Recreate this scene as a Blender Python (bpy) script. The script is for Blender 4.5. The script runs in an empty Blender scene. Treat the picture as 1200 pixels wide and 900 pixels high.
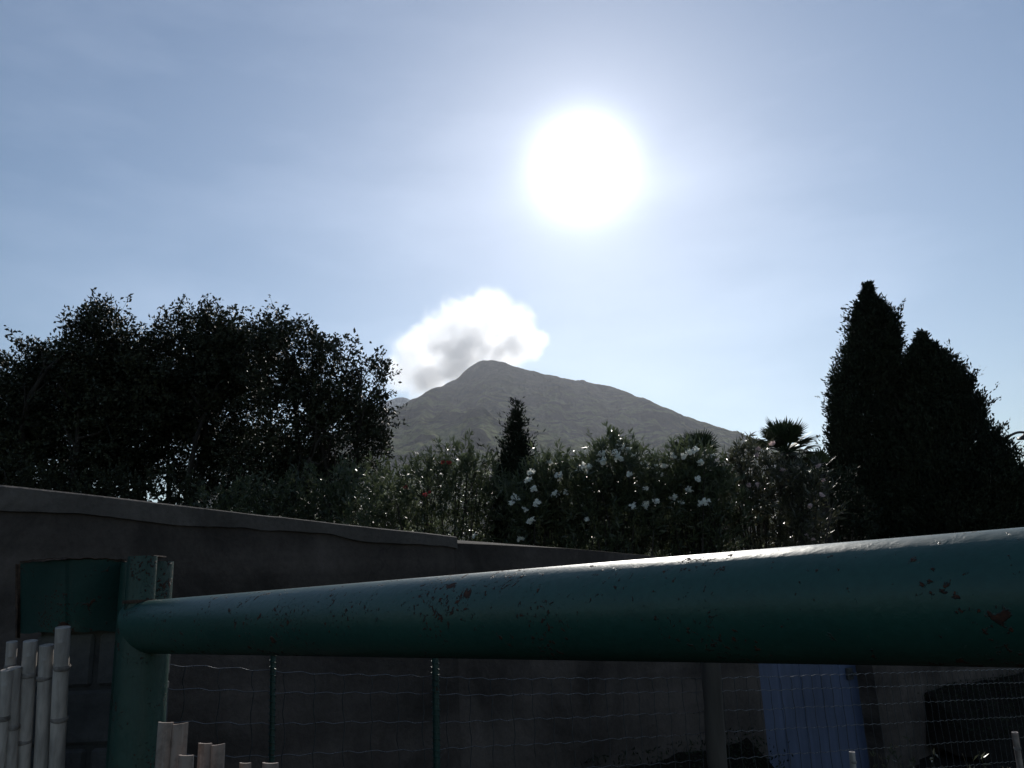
import bpy, math, random
import numpy as np
from mathutils import Vector
random.seed(7)
rng = np.random.default_rng(11)
S = bpy.context.scene
C = S.collection
R = math.radians

# ------------------------------------------------------------------ camera
F = 942.0                                   # focal length in photo pixels (1200 wide)
PITCH, ROLL = R(14.3), R(2.6)
CAM = np.array([0.0, 0.0, 1.2])
fw = np.array([0, math.cos(PITCH), math.sin(PITCH)])
up0 = np.array([0, -math.sin(PITCH), math.cos(PITCH)])
rt0 = np.array([1.0, 0, 0])
up = up0 * math.cos(ROLL) + rt0 * math.sin(ROLL)
rt = rt0 * math.cos(ROLL) - up0 * math.sin(ROLL)

def ray(x, y):
    return fw * F + rt * (x - 600) + up * (450 - y)

def at(x, y, depth):
    """a point seen at photo position x,y at this depth along the view axis"""
    return CAM + ray(x, y) / F * depth

def on_plane(x, y, p, n):
    d = ray(x, y)
    return CAM + d * (np.dot(p - CAM, n) / np.dot(d, n))

cam = bpy.data.cameras.new('camera')
cam.sensor_width = 36.0
cam.lens = 36.0 * F / 1200
cam.clip_start, cam.clip_end = 0.02, 30000
co = bpy.data.objects.new('camera', cam)
C.objects.link(co)
from mathutils import Matrix
M3 = Matrix((rt, up, -fw)).transposed()
co.matrix_world = Matrix.Translation(CAM) @ M3.to_4x4()
S.camera = co

# ------------------------------------------------------------------ helpers
def thing(name, loc, label, cat, group=None):
    o = bpy.data.objects.new(name, None)
    C.objects.link(o)
    o.location = loc
    o.empty_display_size = 0.1
    o['label'] = label
    o['category'] = cat
    if group: o['group'] = group
    return o

def tag(o, label, cat, group=None):
    o['label'] = label
    o['category'] = cat
    if group: o['group'] = group
    return o

def base_of(p):
    b = np.zeros(3)
    while p is not None:
        b = b + np.array(p.location); p = p.parent
    return b

def obj(name, verts, faces, mat, parent=None, smooth=False, loc=None, rnd=None):
    """verts in world space; the mesh is stored relative to its parent (or loc)"""
    verts = np.asarray(verts, float).reshape(-1, 3)
    b = base_of(parent) if parent is not None else (np.asarray(loc, float) if loc is not None else np.zeros(3))
    me = bpy.data.meshes.new(name)
    if isinstance(faces, np.ndarray):
        n, k = faces.shape
        me.vertices.add(len(verts)); me.vertices.foreach_set('co', (verts - b).ravel())
        me.loops.add(n * k); me.loops.foreach_set('vertex_index', faces.ravel().astype(np.int32))
        me.polygons.add(n); me.polygons.foreach_set('loop_start', np.arange(0, n * k, k, dtype=np.int32))
        me.update(calc_edges=True)
    else:
        me.from_pydata((verts - b).tolist(), [], faces)
        me.update()
    if rnd is not None:
        a = me.attributes.new('rnd', 'FLOAT', 'FACE')
        a.data.foreach_set('value', np.asarray(rnd, np.float32))
    if smooth:
        me.polygons.foreach_set('use_smooth', np.ones(len(me.polygons), bool))
    me.materials.append(mat)
    o = bpy.data.objects.new(name, me)
    C.objects.link(o)
    if parent is not None: o.parent = parent
    elif loc is not None: o.location = loc
    return o

class MB:
    def __init__(s): s.v = []; s.f = []
    def add(s, v, f):
        n = len(s.v)
        s.v += [tuple(map(float, p)) for p in v]
        s.f += [tuple(i + n for i in q) for q in f]
        return s
    def tube(s, pts, rad, n=12, caps=True, hollow=0.0):
        pts = [np.asarray(p, float) for p in pts]
        if not hasattr(rad, '__len__'): rad = [rad] * len(pts)
        v = []; f = []
        t0 = pts[1] - pts[0]; t0 = t0 / np.linalg.norm(t0)
        a = np.array([0, 0, 1.0]) if abs(t0[2]) < 0.9 else np.array([1.0, 0, 0])
        u = np.cross(t0, a); u /= np.linalg.norm(u)
        for i, p in enumerate(pts):
            t = pts[min(i + 1, len(pts) - 1)] - pts[max(i - 1, 0)]
            t = t / (np.linalg.norm(t) + 1e-12)
            u = u - t * np.dot(u, t); u /= np.linalg.norm(u)
            w = np.cross(t, u)
            for k in range(n):
                an = 2 * math.pi * k / n
                v.append(p + (u * math.cos(an) + w * math.sin(an)) * rad[i])
        for i in range(len(pts) - 1):
            for k in range(n):
                k2 = (k + 1) % n
                f.append((i * n + k, i * n + k2, (i + 1) * n + k2, (i + 1) * n + k))
        if caps:
            f.append(tuple(range(n - 1, -1, -1)))
            m = (len(pts) - 1) * n
            f.append(tuple(range(m, m + n)))
        return s.add(v, f)
    def box(s, c, ax, ay, az, bev=0.0):
        """c centre; ax, ay, az half-extent vectors; bev chamfers the edges"""
        c = np.asarray(c, float); A = [np.asarray(q, float) for q in (ax, ay, az)]
        if bev <= 0:
            v = [c + A[0] * i + A[1] * j + A[2] * k for k in (-1, 1) for j in (-1, 1) for i in (-1, 1)]
            return s.add(v, [(0, 2, 3, 1), (4, 5, 7, 6), (0, 1, 5, 4), (2, 6, 7, 3), (0, 4, 6, 2), (1, 3, 7, 5)])
        L = [np.linalg.norm(q) for q in A]
        b = [1 - min(bev / l, 0.45) for l in L]
        v = []; idx = {}
        for sx in (-1, 1):
            for sy in (-1, 1):
                for sz in (-1, 1):
                    for ax_ in range(3):
                        sc = [b[0] * sx, b[1] * sy, b[2] * sz]
                        sc[ax_] = (sx, sy, sz)[ax_]
                        idx[(sx, sy, sz, ax_)] = len(v)
                        v.append(c + A[0] * sc[0] + A[1] * sc[1] + A[2] * sc[2])
        f = []
        for a_ in range(3):
            o1, o2 = [q for q in range(3) if q != a_]
            for sg in (-1, 1):
                q = []
                for (p1, p2) in ((-1, -1), (1, -1), (1, 1), (-1, 1)):
                    sgn = [0, 0, 0]; sgn[a_] = sg; sgn[o1] = p1; sgn[o2] = p2
                    q.append(idx[(*sgn, a_)])
                f.append(tuple(q))
        for a_ in range(3):          # chamfers along axis a_
            o1, o2 = [q for q in range(3) if q != a_]
            for p1 in (-1, 1):
                for p2 in (-1, 1):
                    q = []
                    for sg, fc in ((-1, o1), (1, o1), (1, o2), (-1, o2)):
                        sgn = [0, 0, 0]; sgn[a_] = sg; sgn[o1] = p1; sgn[o2] = p2
                        q.append(idx[(*sgn, fc)])
                    f.append(tuple(q))
        for sx in (-1, 1):
            for sy in (-1, 1):
                for sz in (-1, 1):
                    f.append((idx[(sx, sy, sz, 0)], idx[(sx, sy, sz, 1)], idx[(sx, sy, sz, 2)]))
        return s.add(v, f)
    def build(s, name, mat, parent=None, smooth=False, loc=None, fix=True):
        o = obj(name, s.v, s.f, mat, parent, smooth, loc)
        if fix:
            import bmesh
            bm = bmesh.new(); bm.from_mesh(o.data)
            bmesh.ops.recalc_face_normals(bm, faces=bm.faces)
            if smooth:
                for e in bm.edges:
                    if len(e.link_faces) == 2 and e.calc_face_angle(0) > R(40): e.smooth = False
            bm.to_mesh(o.data); bm.free()
        return o

# value noise for meshes
_perm = rng.random((64, 64, 64))
def vnoise(p):
    p = np.asarray(p, float); i = np.floor(p).astype(int); f = p - i; f = f * f * (3 - 2 * f)
    r = 0
    for dx in (0, 1):
        for dy in (0, 1):
            for dz in (0, 1):
                w = (f[..., 0] if dx else 1 - f[..., 0]) * (f[..., 1] if dy else 1 - f[..., 1]) * (f[..., 2] if dz else 1 - f[..., 2])
                r = r + w * _perm[(i[..., 0] + dx) % 64, (i[..., 1] + dy) % 64, (i[..., 2] + dz) % 64]
    return r
def fbm(p, o=4):
    p = np.asarray(p, float); a, s, t = 1.0, 0.0, 0.0
    for _ in range(o):
        s = s + a * vnoise(p); t += a; a *= 0.5; p = p * 2.03 + 17.3
    return s / t

# ------------------------------------------------------------------ materials
def new_mat(name):
    m = bpy.data.materials.new(name); m.use_nodes = True
    nt = m.node_tree
    return m, nt, nt.nodes['Principled BSDF'], nt.nodes['Material Output']

def noise(nt, scale, detail=6, rough=0.6, vec=None, dist=0.0):
    n = nt.nodes.new('ShaderNodeTexNoise')
    n.inputs['Scale'].default_value = scale; n.inputs['Detail'].default_value = detail
    n.inputs['Roughness'].default_value = rough; n.inputs['Distortion'].default_value = dist
    if vec is not None: nt.links.new(vec, n.inputs['Vector'])
    return n
def ramp(nt, fac, stops):
    r = nt.nodes.new('ShaderNodeValToRGB')
    el = r.color_ramp.elements
    while len(el) < len(stops): el.new(0.5)
    for e, (p, c) in zip(el, stops):
        e.position = p
        e.color = (*c, 1) if hasattr(c, '__len__') else (c, c, c, 1)
    nt.links.new(fac, r.inputs['Fac'])
    return r
def mapping(nt, scale=(1, 1, 1), rot=(0, 0, 0), coord='Object'):
    t = nt.nodes.new('ShaderNodeTexCoord'); m = nt.nodes.new('ShaderNodeMapping')
    m.inputs['Scale'].default_value = scale; m.inputs['Rotation'].default_value = rot
    nt.links.new(t.outputs[coord], m.inputs['Vector'])
    return m.outputs['Vector']
def mixc(nt, fac, a, b, mode='MIX'):
    m = nt.nodes.new('ShaderNodeMix'); m.data_type = 'RGBA'; m.blend_type = mode
    for sock, val in ((m.inputs[0], fac), (m.inputs[6], a), (m.inputs[7], b)):
        if hasattr(val, 'is_linked'): nt.links.new(val, sock)
        elif hasattr(val, '__len__'): sock.default_value = (*val, 1)
        else: sock.default_value = val
    return m.outputs[2]
def bump(nt, h, strength, dist, bsdf, normal=None):
    b = nt.nodes.new('ShaderNodeBump')
    b.inputs['Strength'].default_value = strength; b.inputs['Distance'].default_value = dist
    nt.links.new(h, b.inputs['Height'])
    if normal is not None: nt.links.new(normal, b.inputs['Normal'])
    if bsdf is not None: nt.links.new(b.outputs['Normal'], bsdf.inputs['Normal'])
    return b.outputs['Normal']

def surf(name, lo, hi, scale, rough=0.85, bstr=0.4, bdist=0.01, bscale=None, stretch=(1, 1, 1), spec=0.3):
    m, nt, b, _ = new_mat(name)
    v = mapping(nt, stretch)
    n = noise(nt, scale, 8, 0.62, v)
    nt.links.new(ramp(nt, n.outputs['Fac'], [(0.32, lo), (0.68, hi)]).outputs['Color'], b.inputs['Base Color'])
    b.inputs['Roughness'].default_value = rough
    b.inputs['Specular IOR Level'].default_value = spec
    n2 = noise(nt, bscale or scale * 5, 8, 0.65, v)
    bump(nt, n2.outputs['Fac'], bstr, bdist, b)
    return m

def painted_metal(name, paint, paint2, rust_amt, rough=0.44, chips=55.0, length_axis=None):
    """old gate paint: brushed tone variation, rust pits, blisters"""
    m, nt, b, _ = new_mat(name)
    v = mapping(nt)
    big = noise(nt, 5.0, 5, 0.6, v)
    col = ramp(nt, big.outputs['Fac'], [(0.35, paint), (0.7, paint2)]).outputs['Color']
    fine = noise(nt, 160.0, 3, 0.5, v)
    col = mixc(nt, 0.25, col, ramp(nt, fine.outputs['Fac'], [(0.3, 0.35), (0.7, 1.0)]).outputs['Color'], 'MULTIPLY')
    patch = noise(nt, 7.0, 3, 0.55, v)                       # where rust gathers
    pits = noise(nt, chips, 4, 0.6, v, 0.4)
    mx = nt.nodes.new('ShaderNodeMath'); mx.operation = 'MULTIPLY'
    nt.links.new(ramp(nt, patch.outputs['Fac'], [(0.42, 0.72), (0.7, 1.0)]).outputs['Color'], mx.inputs[0])
    nt.links.new(pits.outputs['Fac'], mx.inputs[1])
    th = 0.625 - 0.11 * rust_amt
    mask = ramp(nt, mx.outputs[0], [(th, 0.0), (th + 0.035, 1.0)]).outputs['Color']
    pit2 = noise(nt, 170.0, 3, 0.6, v, 0.3)
    m2 = nt.nodes.new('ShaderNodeMath'); m2.operation = 'MULTIPLY'
    patch2 = noise(nt, 11.0, 3, 0.5, mapping(nt, (1, 1, 1), (0.3, 0.2, 0.9)))
    nt.links.new(ramp(nt, patch2.outputs['Fac'], [(0.40, 0.75), (0.64, 1.0)]).outputs['Color'], m2.inputs[0])
    nt.links.new(pit2.outputs['Fac'], m2.inputs[1])
    mask2 = ramp(nt, m2.outputs[0], [(0.555, 0.0), (0.60, 1.0)]).outputs['Color']
    mmx = nt.nodes.new('ShaderNodeMath'); mmx.operation = 'MAXIMUM'
    nt.links.new(mask, mmx.inputs[0]); nt.links.new(mask2, mmx.inputs[1]); mask = mmx.outputs[0]
    rn = noise(nt, 220.0, 3, 0.6, v)
    rust = ramp(nt, rn.outputs['Fac'], [(0.3, (0.012, 0.006, 0.005)), (0.7, (0.075, 0.030, 0.016))]).outputs['Color']
    nt.links.new(mixc(nt, mask, col, rust), b.inputs['Base Color'])
    rr = nt.nodes.new('ShaderNodeMapRange')
    nt.links.new(mask, rr.inputs[0]); rr.inputs[3].default_value = rough; rr.inputs[4].default_value = 0.9
    nt.links.new(rr.outputs[0], b.inputs['Roughness'])
    b.inputs['Specular IOR Level'].default_value = 0.42
    n1 = bump(nt, mask, 0.9, 0.0016, None)
    n2 = bump(nt, noise(nt, 90.0, 5, 0.6, v).outputs['Fac'], 0.25, 0.002, None, n1)
    bl = noise(nt, 62.0, 4, 0.55, v, 0.6)
    n3 = bump(nt, ramp(nt, bl.outputs['Fac'], [(0.56, 0.0), (0.66, 1.0)]).outputs['Color'], 0.10, 0.0010, None, n2)
    bump(nt, noise(nt, 14.0, 3, 0.5, v).outputs['Fac'], 0.25, 0.006, b, n3)
    return m

def leaf_mat(name, dark, light, trans=0.15, rough=0.45, spec=0.4, warm=None):
    m, nt, b, out = new_mat(name)
    a = nt.nodes.new('ShaderNodeAttribute'); a.attribute_name = 'rnd'
    stops = [(0.0, dark), (0.75, light)] + ([(1.0, warm)] if warm else [])
    col = ramp(nt, a.outputs['Fac'], stops).outputs['Color']
    nt.links.new(col, b.inputs['Base Color'])
    b.inputs['Roughness'].default_value = rough
    b.inputs['Specular IOR Level'].default_value = spec
    t = nt.nodes.new('ShaderNodeBsdfTranslucent')
    hs = nt.nodes.new('ShaderNodeHueSaturation'); hs.inputs['Value'].default_value = 1.4
    nt.links.new(col, hs.inputs['Color']); nt.links.new(hs.outputs[0], t.inputs['Color'])
    mx = nt.nodes.new('ShaderNodeMixShader'); mx.inputs[0].default_value = trans
    nt.links.new(b.outputs[0], mx.inputs[1]); nt.links.new(t.outputs[0], mx.inputs[2])
    nt.links.new(mx.outputs[0], out.inputs['Surface'])
    return m

def concrete(name, lo, hi, streak=1.0):
    m, nt, b, _ = new_mat(name)
    v = mapping(nt)
    n = noise(nt, 1.6, 9, 0.65, v)
    col = ramp(nt, n.outputs['Fac'], [(0.3, lo), (0.7, hi)]).outputs['Color']
    vs = mapping(nt, (2.4, 2.4, 0.35))
    st = noise(nt, 1.5, 5, 0.55, vs, 1.2)
    col = mixc(nt, 0.75 * streak, col, ramp(nt, st.outputs['Fac'], [(0.30, 0.62), (0.70, 1.1)]).outputs['Color'], 'MULTIPLY')
    vh = mapping(nt, (0.25, 0.25, 4.0))                    # pour lines
    ph = noise(nt, 1.3, 4, 0.5, vh)
    col = mixc(nt, 0.6, col, ramp(nt, ph.outputs['Fac'], [(0.42, 0.6), (0.56, 1.1)]).outputs['Color'], 'MULTIPLY')
    sp = noise(nt, 60, 4, 0.7, v)
    col = mixc(nt, 0.35, col, ramp(nt, sp.outputs['Fac'], [(0.3, 0.5), (0.6, 1.1)]).outputs['Color'], 'MULTIPLY')
    vo = nt.nodes.new('ShaderNodeTexVoronoi'); vo.feature = 'DISTANCE_TO_EDGE'; vo.inputs['Scale'].default_value = 1.1
    dn = noise(nt, 3.0, 5, 0.6, v)
    dv = nt.nodes.new('ShaderNodeVectorMath'); dv.operation = 'MULTIPLY_ADD'
    nt.links.new(dn.outputs['Color'], dv.inputs[0]); dv.inputs[1].default_value = (0.5, 0.5, 0.5); nt.links.new(v, dv.inputs[2])
    nt.links.new(dv.outputs[0], vo.inputs['Vector'])
    ck = ramp(nt, vo.outputs['Distance'], [(0.0, 1.0), (0.007, 0.0)]).outputs['Color']
    cm = nt.nodes.new('ShaderNodeMath'); cm.operation = 'MULTIPLY'
    nt.links.new(ck, cm.inputs[0]); nt.links.new(ramp(nt, noise(nt, 1.1, 3, 0.5, v).outputs['Fac'], [(0.48, 0.0), (0.6, 0.8)]).outputs['Color'], cm.inputs[1])
    col = mixc(nt, cm.outputs[0], col, (0.02, 0.017, 0.015))
    da = noise(nt, 0.9, 7, 0.7, v, 0.8)
    col = mixc(nt, 0.8, col, ramp(nt, da.outputs['Fac'], [(0.40, 0.55), (0.50, 1.0), (0.62, 1.0), (0.70, 1.35)]).outputs['Color'], 'MULTIPLY')
    nt.links.new(col, b.inputs['Base Color'])
    b.inputs['Roughness'].default_value = 0.93
    b.inputs['Specular IOR Level'].default_value = 0.15
    n1 = bump(nt, sp.outputs['Fac'], 0.5, 0.006, None)
    bump(nt, noise(nt, 9, 6, 0.6, v).outputs['Fac'], 0.5, 0.02, b, n1)
    return m

MAT = {}
MAT['rail'] = painted_metal('gate_paint', (0.012, 0.060, 0.049), (0.021, 0.080, 0.064), 0.56)
MAT['post'] = painted_metal('post_paint', (0.008, 0.040, 0.033), (0.018, 0.064, 0.052), 0.7)
MAT['sheet'] = painted_metal('sheet_paint', (0.010, 0.040, 0.036), (0.018, 0.062, 0.052), 0.8, chips=45)
MAT['rust'] = surf('rusty_edge', (0.015, 0.010, 0.008), (0.11, 0.07, 0.05), 40, 0.9)
MAT['wall'] = concrete('wall_concrete', (0.060, 0.049, 0.043), (0.145, 0.119, 0.105))
MAT['coping'] = concrete('coping_concrete', (0.085, 0.073, 0.065), (0.21, 0.18, 0.16), 0.5)
MAT['block'] = concrete('pillar_block', (0.07, 0.07, 0.072), (0.13, 0.13, 0.13), 0.4)
MAT['mortar'] = surf('mortar', (0.04, 0.04, 0.04), (0.07, 0.07, 0.07), 30)
MAT['soil'] = surf('black_soil', (0.008, 0.007, 0.006), (0.028, 0.024, 0.020), 1.4, 1.0, 0.8, 0.05, 9, spec=0.02)
MAT['bark'] = surf('bark', (0.015, 0.012, 0.010), (0.05, 0.042, 0.034), 9, 0.95, 0.9, 0.02, 25, (1, 1, 0.25))
MAT['wire'] = None
def _wire():
    m, nt, b, _ = new_mat('galvanised_wire')
    b.inputs['Base Color'].default_value = (0.13, 0.13, 0.135, 1)
    b.inputs['Metallic'].default_value = 0.9; b.inputs['Roughness'].default_value = 0.35
    n = noise(nt, 60, 3, 0.5, mapping(nt))
    rr = ramp(nt, n.outputs['Fac'], [(0.3, 0.2), (0.7, 0.45)])
    nt.links.new(rr.outputs['Color'], b.inputs['Roughness'])
    return m
MAT['wire'] = _wire()
MAT['steel_dark'] = surf('dark_steel', (0.02, 0.022, 0.024), (0.06, 0.06, 0.06), 20, 0.5)
MAT['timber'] = surf('grey_timber', (0.035, 0.03, 0.026), (0.10, 0.085, 0.07), 14, 0.9, 0.6, 0.004, 40, (1, 1, 0.12))
def _door():
    m, nt, b, _ = new_mat('faded_blue_paint')
    v = mapping(nt)
    n = noise(nt, 3, 7, 0.6, v)
    col = ramp(nt, n.outputs['Fac'], [(0.3, (0.040, 0.060, 0.118)), (0.72, (0.076, 0.104, 0.186))]).outputs['Color']
    w = noise(nt, 30, 5, 0.6, mapping(nt, (1, 1, 0.08)))
    col = mixc(nt, 0.5, col, ramp(nt, w.outputs['Fac'], [(0.35, 0.5), (0.65, 1.1)]).outputs['Color'], 'MULTIPLY')
    nt.links.new(col, b.inputs['Base Color']); b.inputs['Roughness'].default_value = 0.6
    bump(nt, w.outputs['Fac'], 0.3, 0.004, b)
    return m
MAT['door'] = _door()
def _cane():
    m, nt, b, _ = new_mat('weathered_cane')
    n = noise(nt, 10, 6, 0.6, mapping(nt, (1, 1, 0.3)))
    col = ramp(nt, n.outputs['Fac'], [(0.3, (0.26, 0.235, 0.215)), (0.6, (0.60, 0.54, 0.49)), (0.8, (0.72, 0.66, 0.60))]).outputs['Color']
    f = noise(nt, 130, 3, 0.5, mapping(nt, (1, 1, 0.04)))
    col = mixc(nt, 0.5, col, ramp(nt, f.outputs['Fac'], [(0.35, 0.55), (0.6, 1.05)]).outputs['Color'], 'MULTIPLY')
    nt.links.new(col, b.inputs['Base Color']); b.inputs['Roughness'].default_value = 0.7
    bump(nt, f.outputs['Fac'], 0.3, 0.001, b)
    return m
MAT['cane'] = _cane()
MAT['node'] = surf('cane_node', (0.12, 0.105, 0.095), (0.30, 0.27, 0.25), 60, 0.8)
def _stake():
    m, nt, b, _ = new_mat('split_cane_brown')
    n = noise(nt, 45, 4, 0.55, mapping(nt, (1, 1, 0.05)))
    col = ramp(nt, n.outputs['Fac'], [(0.28, (0.09, 0.06, 0.05)), (0.45, (0.31, 0.26, 0.225)), (0.58, (0.30, 0.215, 0.175)), (0.72, (0.66, 0.60, 0.54))]).outputs['Color']
    d = noise(nt, 60, 5, 0.6, mapping(nt))
    col = mixc(nt, 0.5, col, ramp(nt, d.outputs['Fac'], [(0.35, 0.3), (0.55, 1.0)]).outputs['Color'], 'MULTIPLY')
    nt.links.new(col, b.inputs['Base Color']); b.inputs['Roughness'].default_value = 0.65
    bump(nt, n.outputs['Fac'], 0.6, 0.002, b)
    return m
MAT['stake'] = _stake()
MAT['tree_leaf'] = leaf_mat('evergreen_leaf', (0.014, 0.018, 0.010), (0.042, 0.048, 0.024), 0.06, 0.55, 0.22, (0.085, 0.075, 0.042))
MAT['shrub_leaf'] = leaf_mat('oleander_leaf', (0.032, 0.045, 0.024), (0.095, 0.115, 0.058), 0.38, 0.36, 0.5, (0.16, 0.155, 0.085))
MAT['rust_leaf'] = leaf_mat('brownish_leaf', (0.034, 0.040, 0.024), (0.09, 0.09, 0.054), 0.34, 0.36, 0.5, (0.13, 0.09, 0.06))
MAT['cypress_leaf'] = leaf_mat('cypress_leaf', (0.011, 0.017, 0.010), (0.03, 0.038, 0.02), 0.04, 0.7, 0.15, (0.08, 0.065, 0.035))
MAT['palm_leaf'] = leaf_mat('palm_leaf', (0.018, 0.028, 0.014), (0.04, 0.056, 0.027), 0.10, 0.55, 0.2)
MAT['petal_white'] = leaf_mat('white_petal', (0.68, 0.68, 0.60), (0.82, 0.82, 0.76), 0.45, 0.5, 0.2)
MAT['petal_red'] = leaf_mat('red_petal', (0.20, 0.035, 0.035), (0.32, 0.06, 0.055), 0.4, 0.5, 0.2)
MAT['petal_pink'] = leaf_mat('pale_pink_petal', (0.50, 0.36, 0.34), (0.66, 0.52, 0.50), 0.4, 0.5, 0.2)
def _mountain(name, lo, hi, green):
    m, nt, b, _ = new_mat(name)
    v = mapping(nt, (0.01, 0.004, 0.01))
    n = noise(nt, 1.0, 10, 0.62, v, 0.5)
    col = ramp(nt, n.outputs['Fac'], [(0.35, lo), (0.65, hi)]).outputs['Color']
    g = noise(nt, 1.6, 9, 0.66, mapping(nt, (0.005, 0.005, 0.013), (0, R(24), 0)), 1.1)
    gm = ramp(nt, g.outputs['Fac'], [(0.44, 0.0), (0.56, 1.0)]).outputs['Color']
    sx = nt.nodes.new('ShaderNodeSeparateXYZ')
    tc = nt.nodes.new('ShaderNodeTexCoord'); nt.links.new(tc.outputs['Object'], sx.inputs[0])
    mr = nt.nodes.new('ShaderNodeMapRange'); nt.links.new(sx.outputs['Z'], mr.inputs[0])
    mr.inputs[1].default_value = 680; mr.inputs[2].default_value = 260; mr.inputs[3].default_value = 0.05; mr.inputs[4].default_value = 1
    mm = nt.nodes.new('ShaderNodeMath'); mm.operation = 'MULTIPLY'
    nt.links.new(gm, mm.inputs[0]); nt.links.new(mr.outputs[0], mm.inputs[1])
    col = mixc(nt, mm.outputs[0], col, green)
    s = noise(nt, 1.0, 6, 0.7, mapping(nt, (0.06, 0.06, 0.06)))
    col = mixc(nt, 0.6, col, ramp(nt, s.outputs['Fac'], [(0.4, 0.3), (0.6, 1.2)]).outputs['Color'], 'MULTIPLY')
    nt.links.new(col, b.inputs['Base Color']); b.inputs['Roughness'].default_value = 1; b.inputs['Specular IOR Level'].default_value = 0
    gl = noise(nt, 1.0, 6, 0.6, mapping(nt, (0.02, 0.006, 0.006), (0, 0, R(12))), 0.4)
    col = mixc(nt, 0.5, col, ramp(nt, gl.outputs['Fac'], [(0.38, 0.45), (0.6, 1.25)]).outputs['Color'], 'MULTIPLY')
    nt.links.new(col, b.inputs['Base Color'])
    n0 = bump(nt, gl.outputs['Fac'], 0.9, 30.0, None)
    bump(nt, s.outputs['Fac'], 0.8, 8.0, b, n0)
    return m
MAT['volcano'] = _mountain('volcano_slope', (0.008, 0.008, 0.009), (0.064, 0.055, 0.043), (0.20, 0.205, 0.085))
MAT['ridge'] = _mountain('far_rock_hazed', (0.30, 0.30, 0.30), (0.42, 0.42, 0.42), (0.35, 0.35, 0.33))  # distance haze over the ridge is put into this pale rock colour

# ------------------------------------------------------------------ sun and sky
sd = ray(683, 195); sd = sd / np.linalg.norm(sd)
EL = math.asin(sd[2]); AZ = math.atan2(sd[0], sd[1])
L = bpy.data.lights.new('sun', 'SUN'); L.energy = 3.2; L.angle = R(0.55); L.color = (1.0, 0.95, 0.87)
lo = bpy.data.objects.new('sun', L); C.objects.link(lo)
lo.rotation_euler = Vector(-sd).to_track_quat('-Z', 'Y').to_euler()
lo.location = (0, 0, 50)
W = bpy.data.worlds.new('World'); S.world = W; W.use_nodes = True
nt = W.node_tree; bg = nt.nodes['Background']
sky = nt.nodes.new('ShaderNodeTexSky'); sky.sky_type = 'NISHITA'; sky.sun_disc = False
sky.sun_elevation = EL; sky.sun_rotation = AZ
sky.altitude = 20; sky.air_density = 1.2; sky.dust_density = 0.15; sky.ozone_density = 2.6
tc = nt.nodes.new('ShaderNodeTexCoord')
dt = nt.nodes.new('ShaderNodeVectorMath'); dt.operation = 'DOT_PRODUCT'
nrm = nt.nodes.new('ShaderNodeVectorMath'); nrm.operation = 'NORMALIZE'
nt.links.new(tc.outputs['Generated'], nrm.inputs[0])
nt.links.new(nrm.outputs[0], dt.inputs[0]); dt.inputs[1].default_value = tuple(sd)
def wmath(op, a, b=None, c=None):
    n = nt.nodes.new('ShaderNodeMath'); n.operation = op
    for i, q in enumerate((a, b, c)):
        if q is None: continue
        if hasattr(q, 'is_linked'): nt.links.new(q, n.inputs[i])
        else: n.inputs[i].default_value = q
    return n.outputs[0]
ang = wmath('ARCCOSINE', wmath('MINIMUM', dt.outputs['Value'], 1.0))       # angle from the sun
def gauss(sig, amp):
    q = wmath('DIVIDE', ang, sig)
    return wmath('MULTIPLY', wmath('EXPONENT', wmath('MULTIPLY', wmath('MULTIPLY', q, q), -1.0)), amp)
def expo(sig, amp):
    return wmath('MULTIPLY', wmath('EXPONENT', wmath('MULTIPLY', wmath('DIVIDE', ang, sig), -1.0)), amp)
aur = wmath('ADD', gauss(R(2.5), 26.0), wmath('ADD', expo(R(5.2), 6.3), expo(R(21), 0.9)))
# thin high veil of cloud
wn = nt.nodes.new('ShaderNodeTexNoise'); wn.inputs['Scale'].default_value = 3.4; wn.inputs['Detail'].default_value = 6; wn.inputs['Roughness'].default_value = 0.5
wm = nt.nodes.new('ShaderNodeMapping'); wm.inputs['Scale'].default_value = (0.7, 1.0, 2.6); wm.inputs['Rotation'].default_value = (0, R(-25), 0)
nt.links.new(nrm.outputs[0], wm.inputs[0]); nt.links.new(wm.outputs[0], wn.inputs['Vector'])
wr = nt.nodes.new('ShaderNodeMapRange'); nt.links.new(wn.outputs['Fac'], wr.inputs[0])
wr.inputs[1].default_value = 0.45; wr.inputs[2].default_value = 0.72; wr.inputs[3].default_value = 0.0; wr.inputs[4].default_value = 1.15
veil = wr.outputs[0]
tot = wmath('ADD', aur, veil)
cmb = nt.nodes.new('ShaderNodeCombineColor')
for i, k in enumerate((0.96, 0.97, 1.03)):
    nt.links.new(wmath('MULTIPLY', tot, k), cmb.inputs[i])
addc = nt.nodes.new('ShaderNodeMix'); addc.data_type = 'RGBA'; addc.blend_type = 'ADD'; addc.inputs[0].default_value = 1
nt.links.new(sky.outputs[0], addc.inputs[6]); nt.links.new(cmb.outputs[0], addc.inputs[7])
nt.links.new(addc.outputs[2], bg.inputs['Color'])
bg.inputs['Strength'].default_value = 0.081

S.view_settings.view_transform = 'Standard'; S.view_settings.look = 'None'
S.view_settings.exposure = 0.0; S.view_settings.gamma = 1.0
S.view_settings.use_curve_mapping = False
cy = S.cycles
cy.max_bounces = 8; cy.volume_bounces = 4; cy.transparent_max_bounces = 8
cy.diffuse_bounces = 3; cy.glossy_bounces = 2; cy.transmission_bounces = 3
cy.use_denoising = True
cy.sample_clamp_indirect = 4.0

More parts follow.
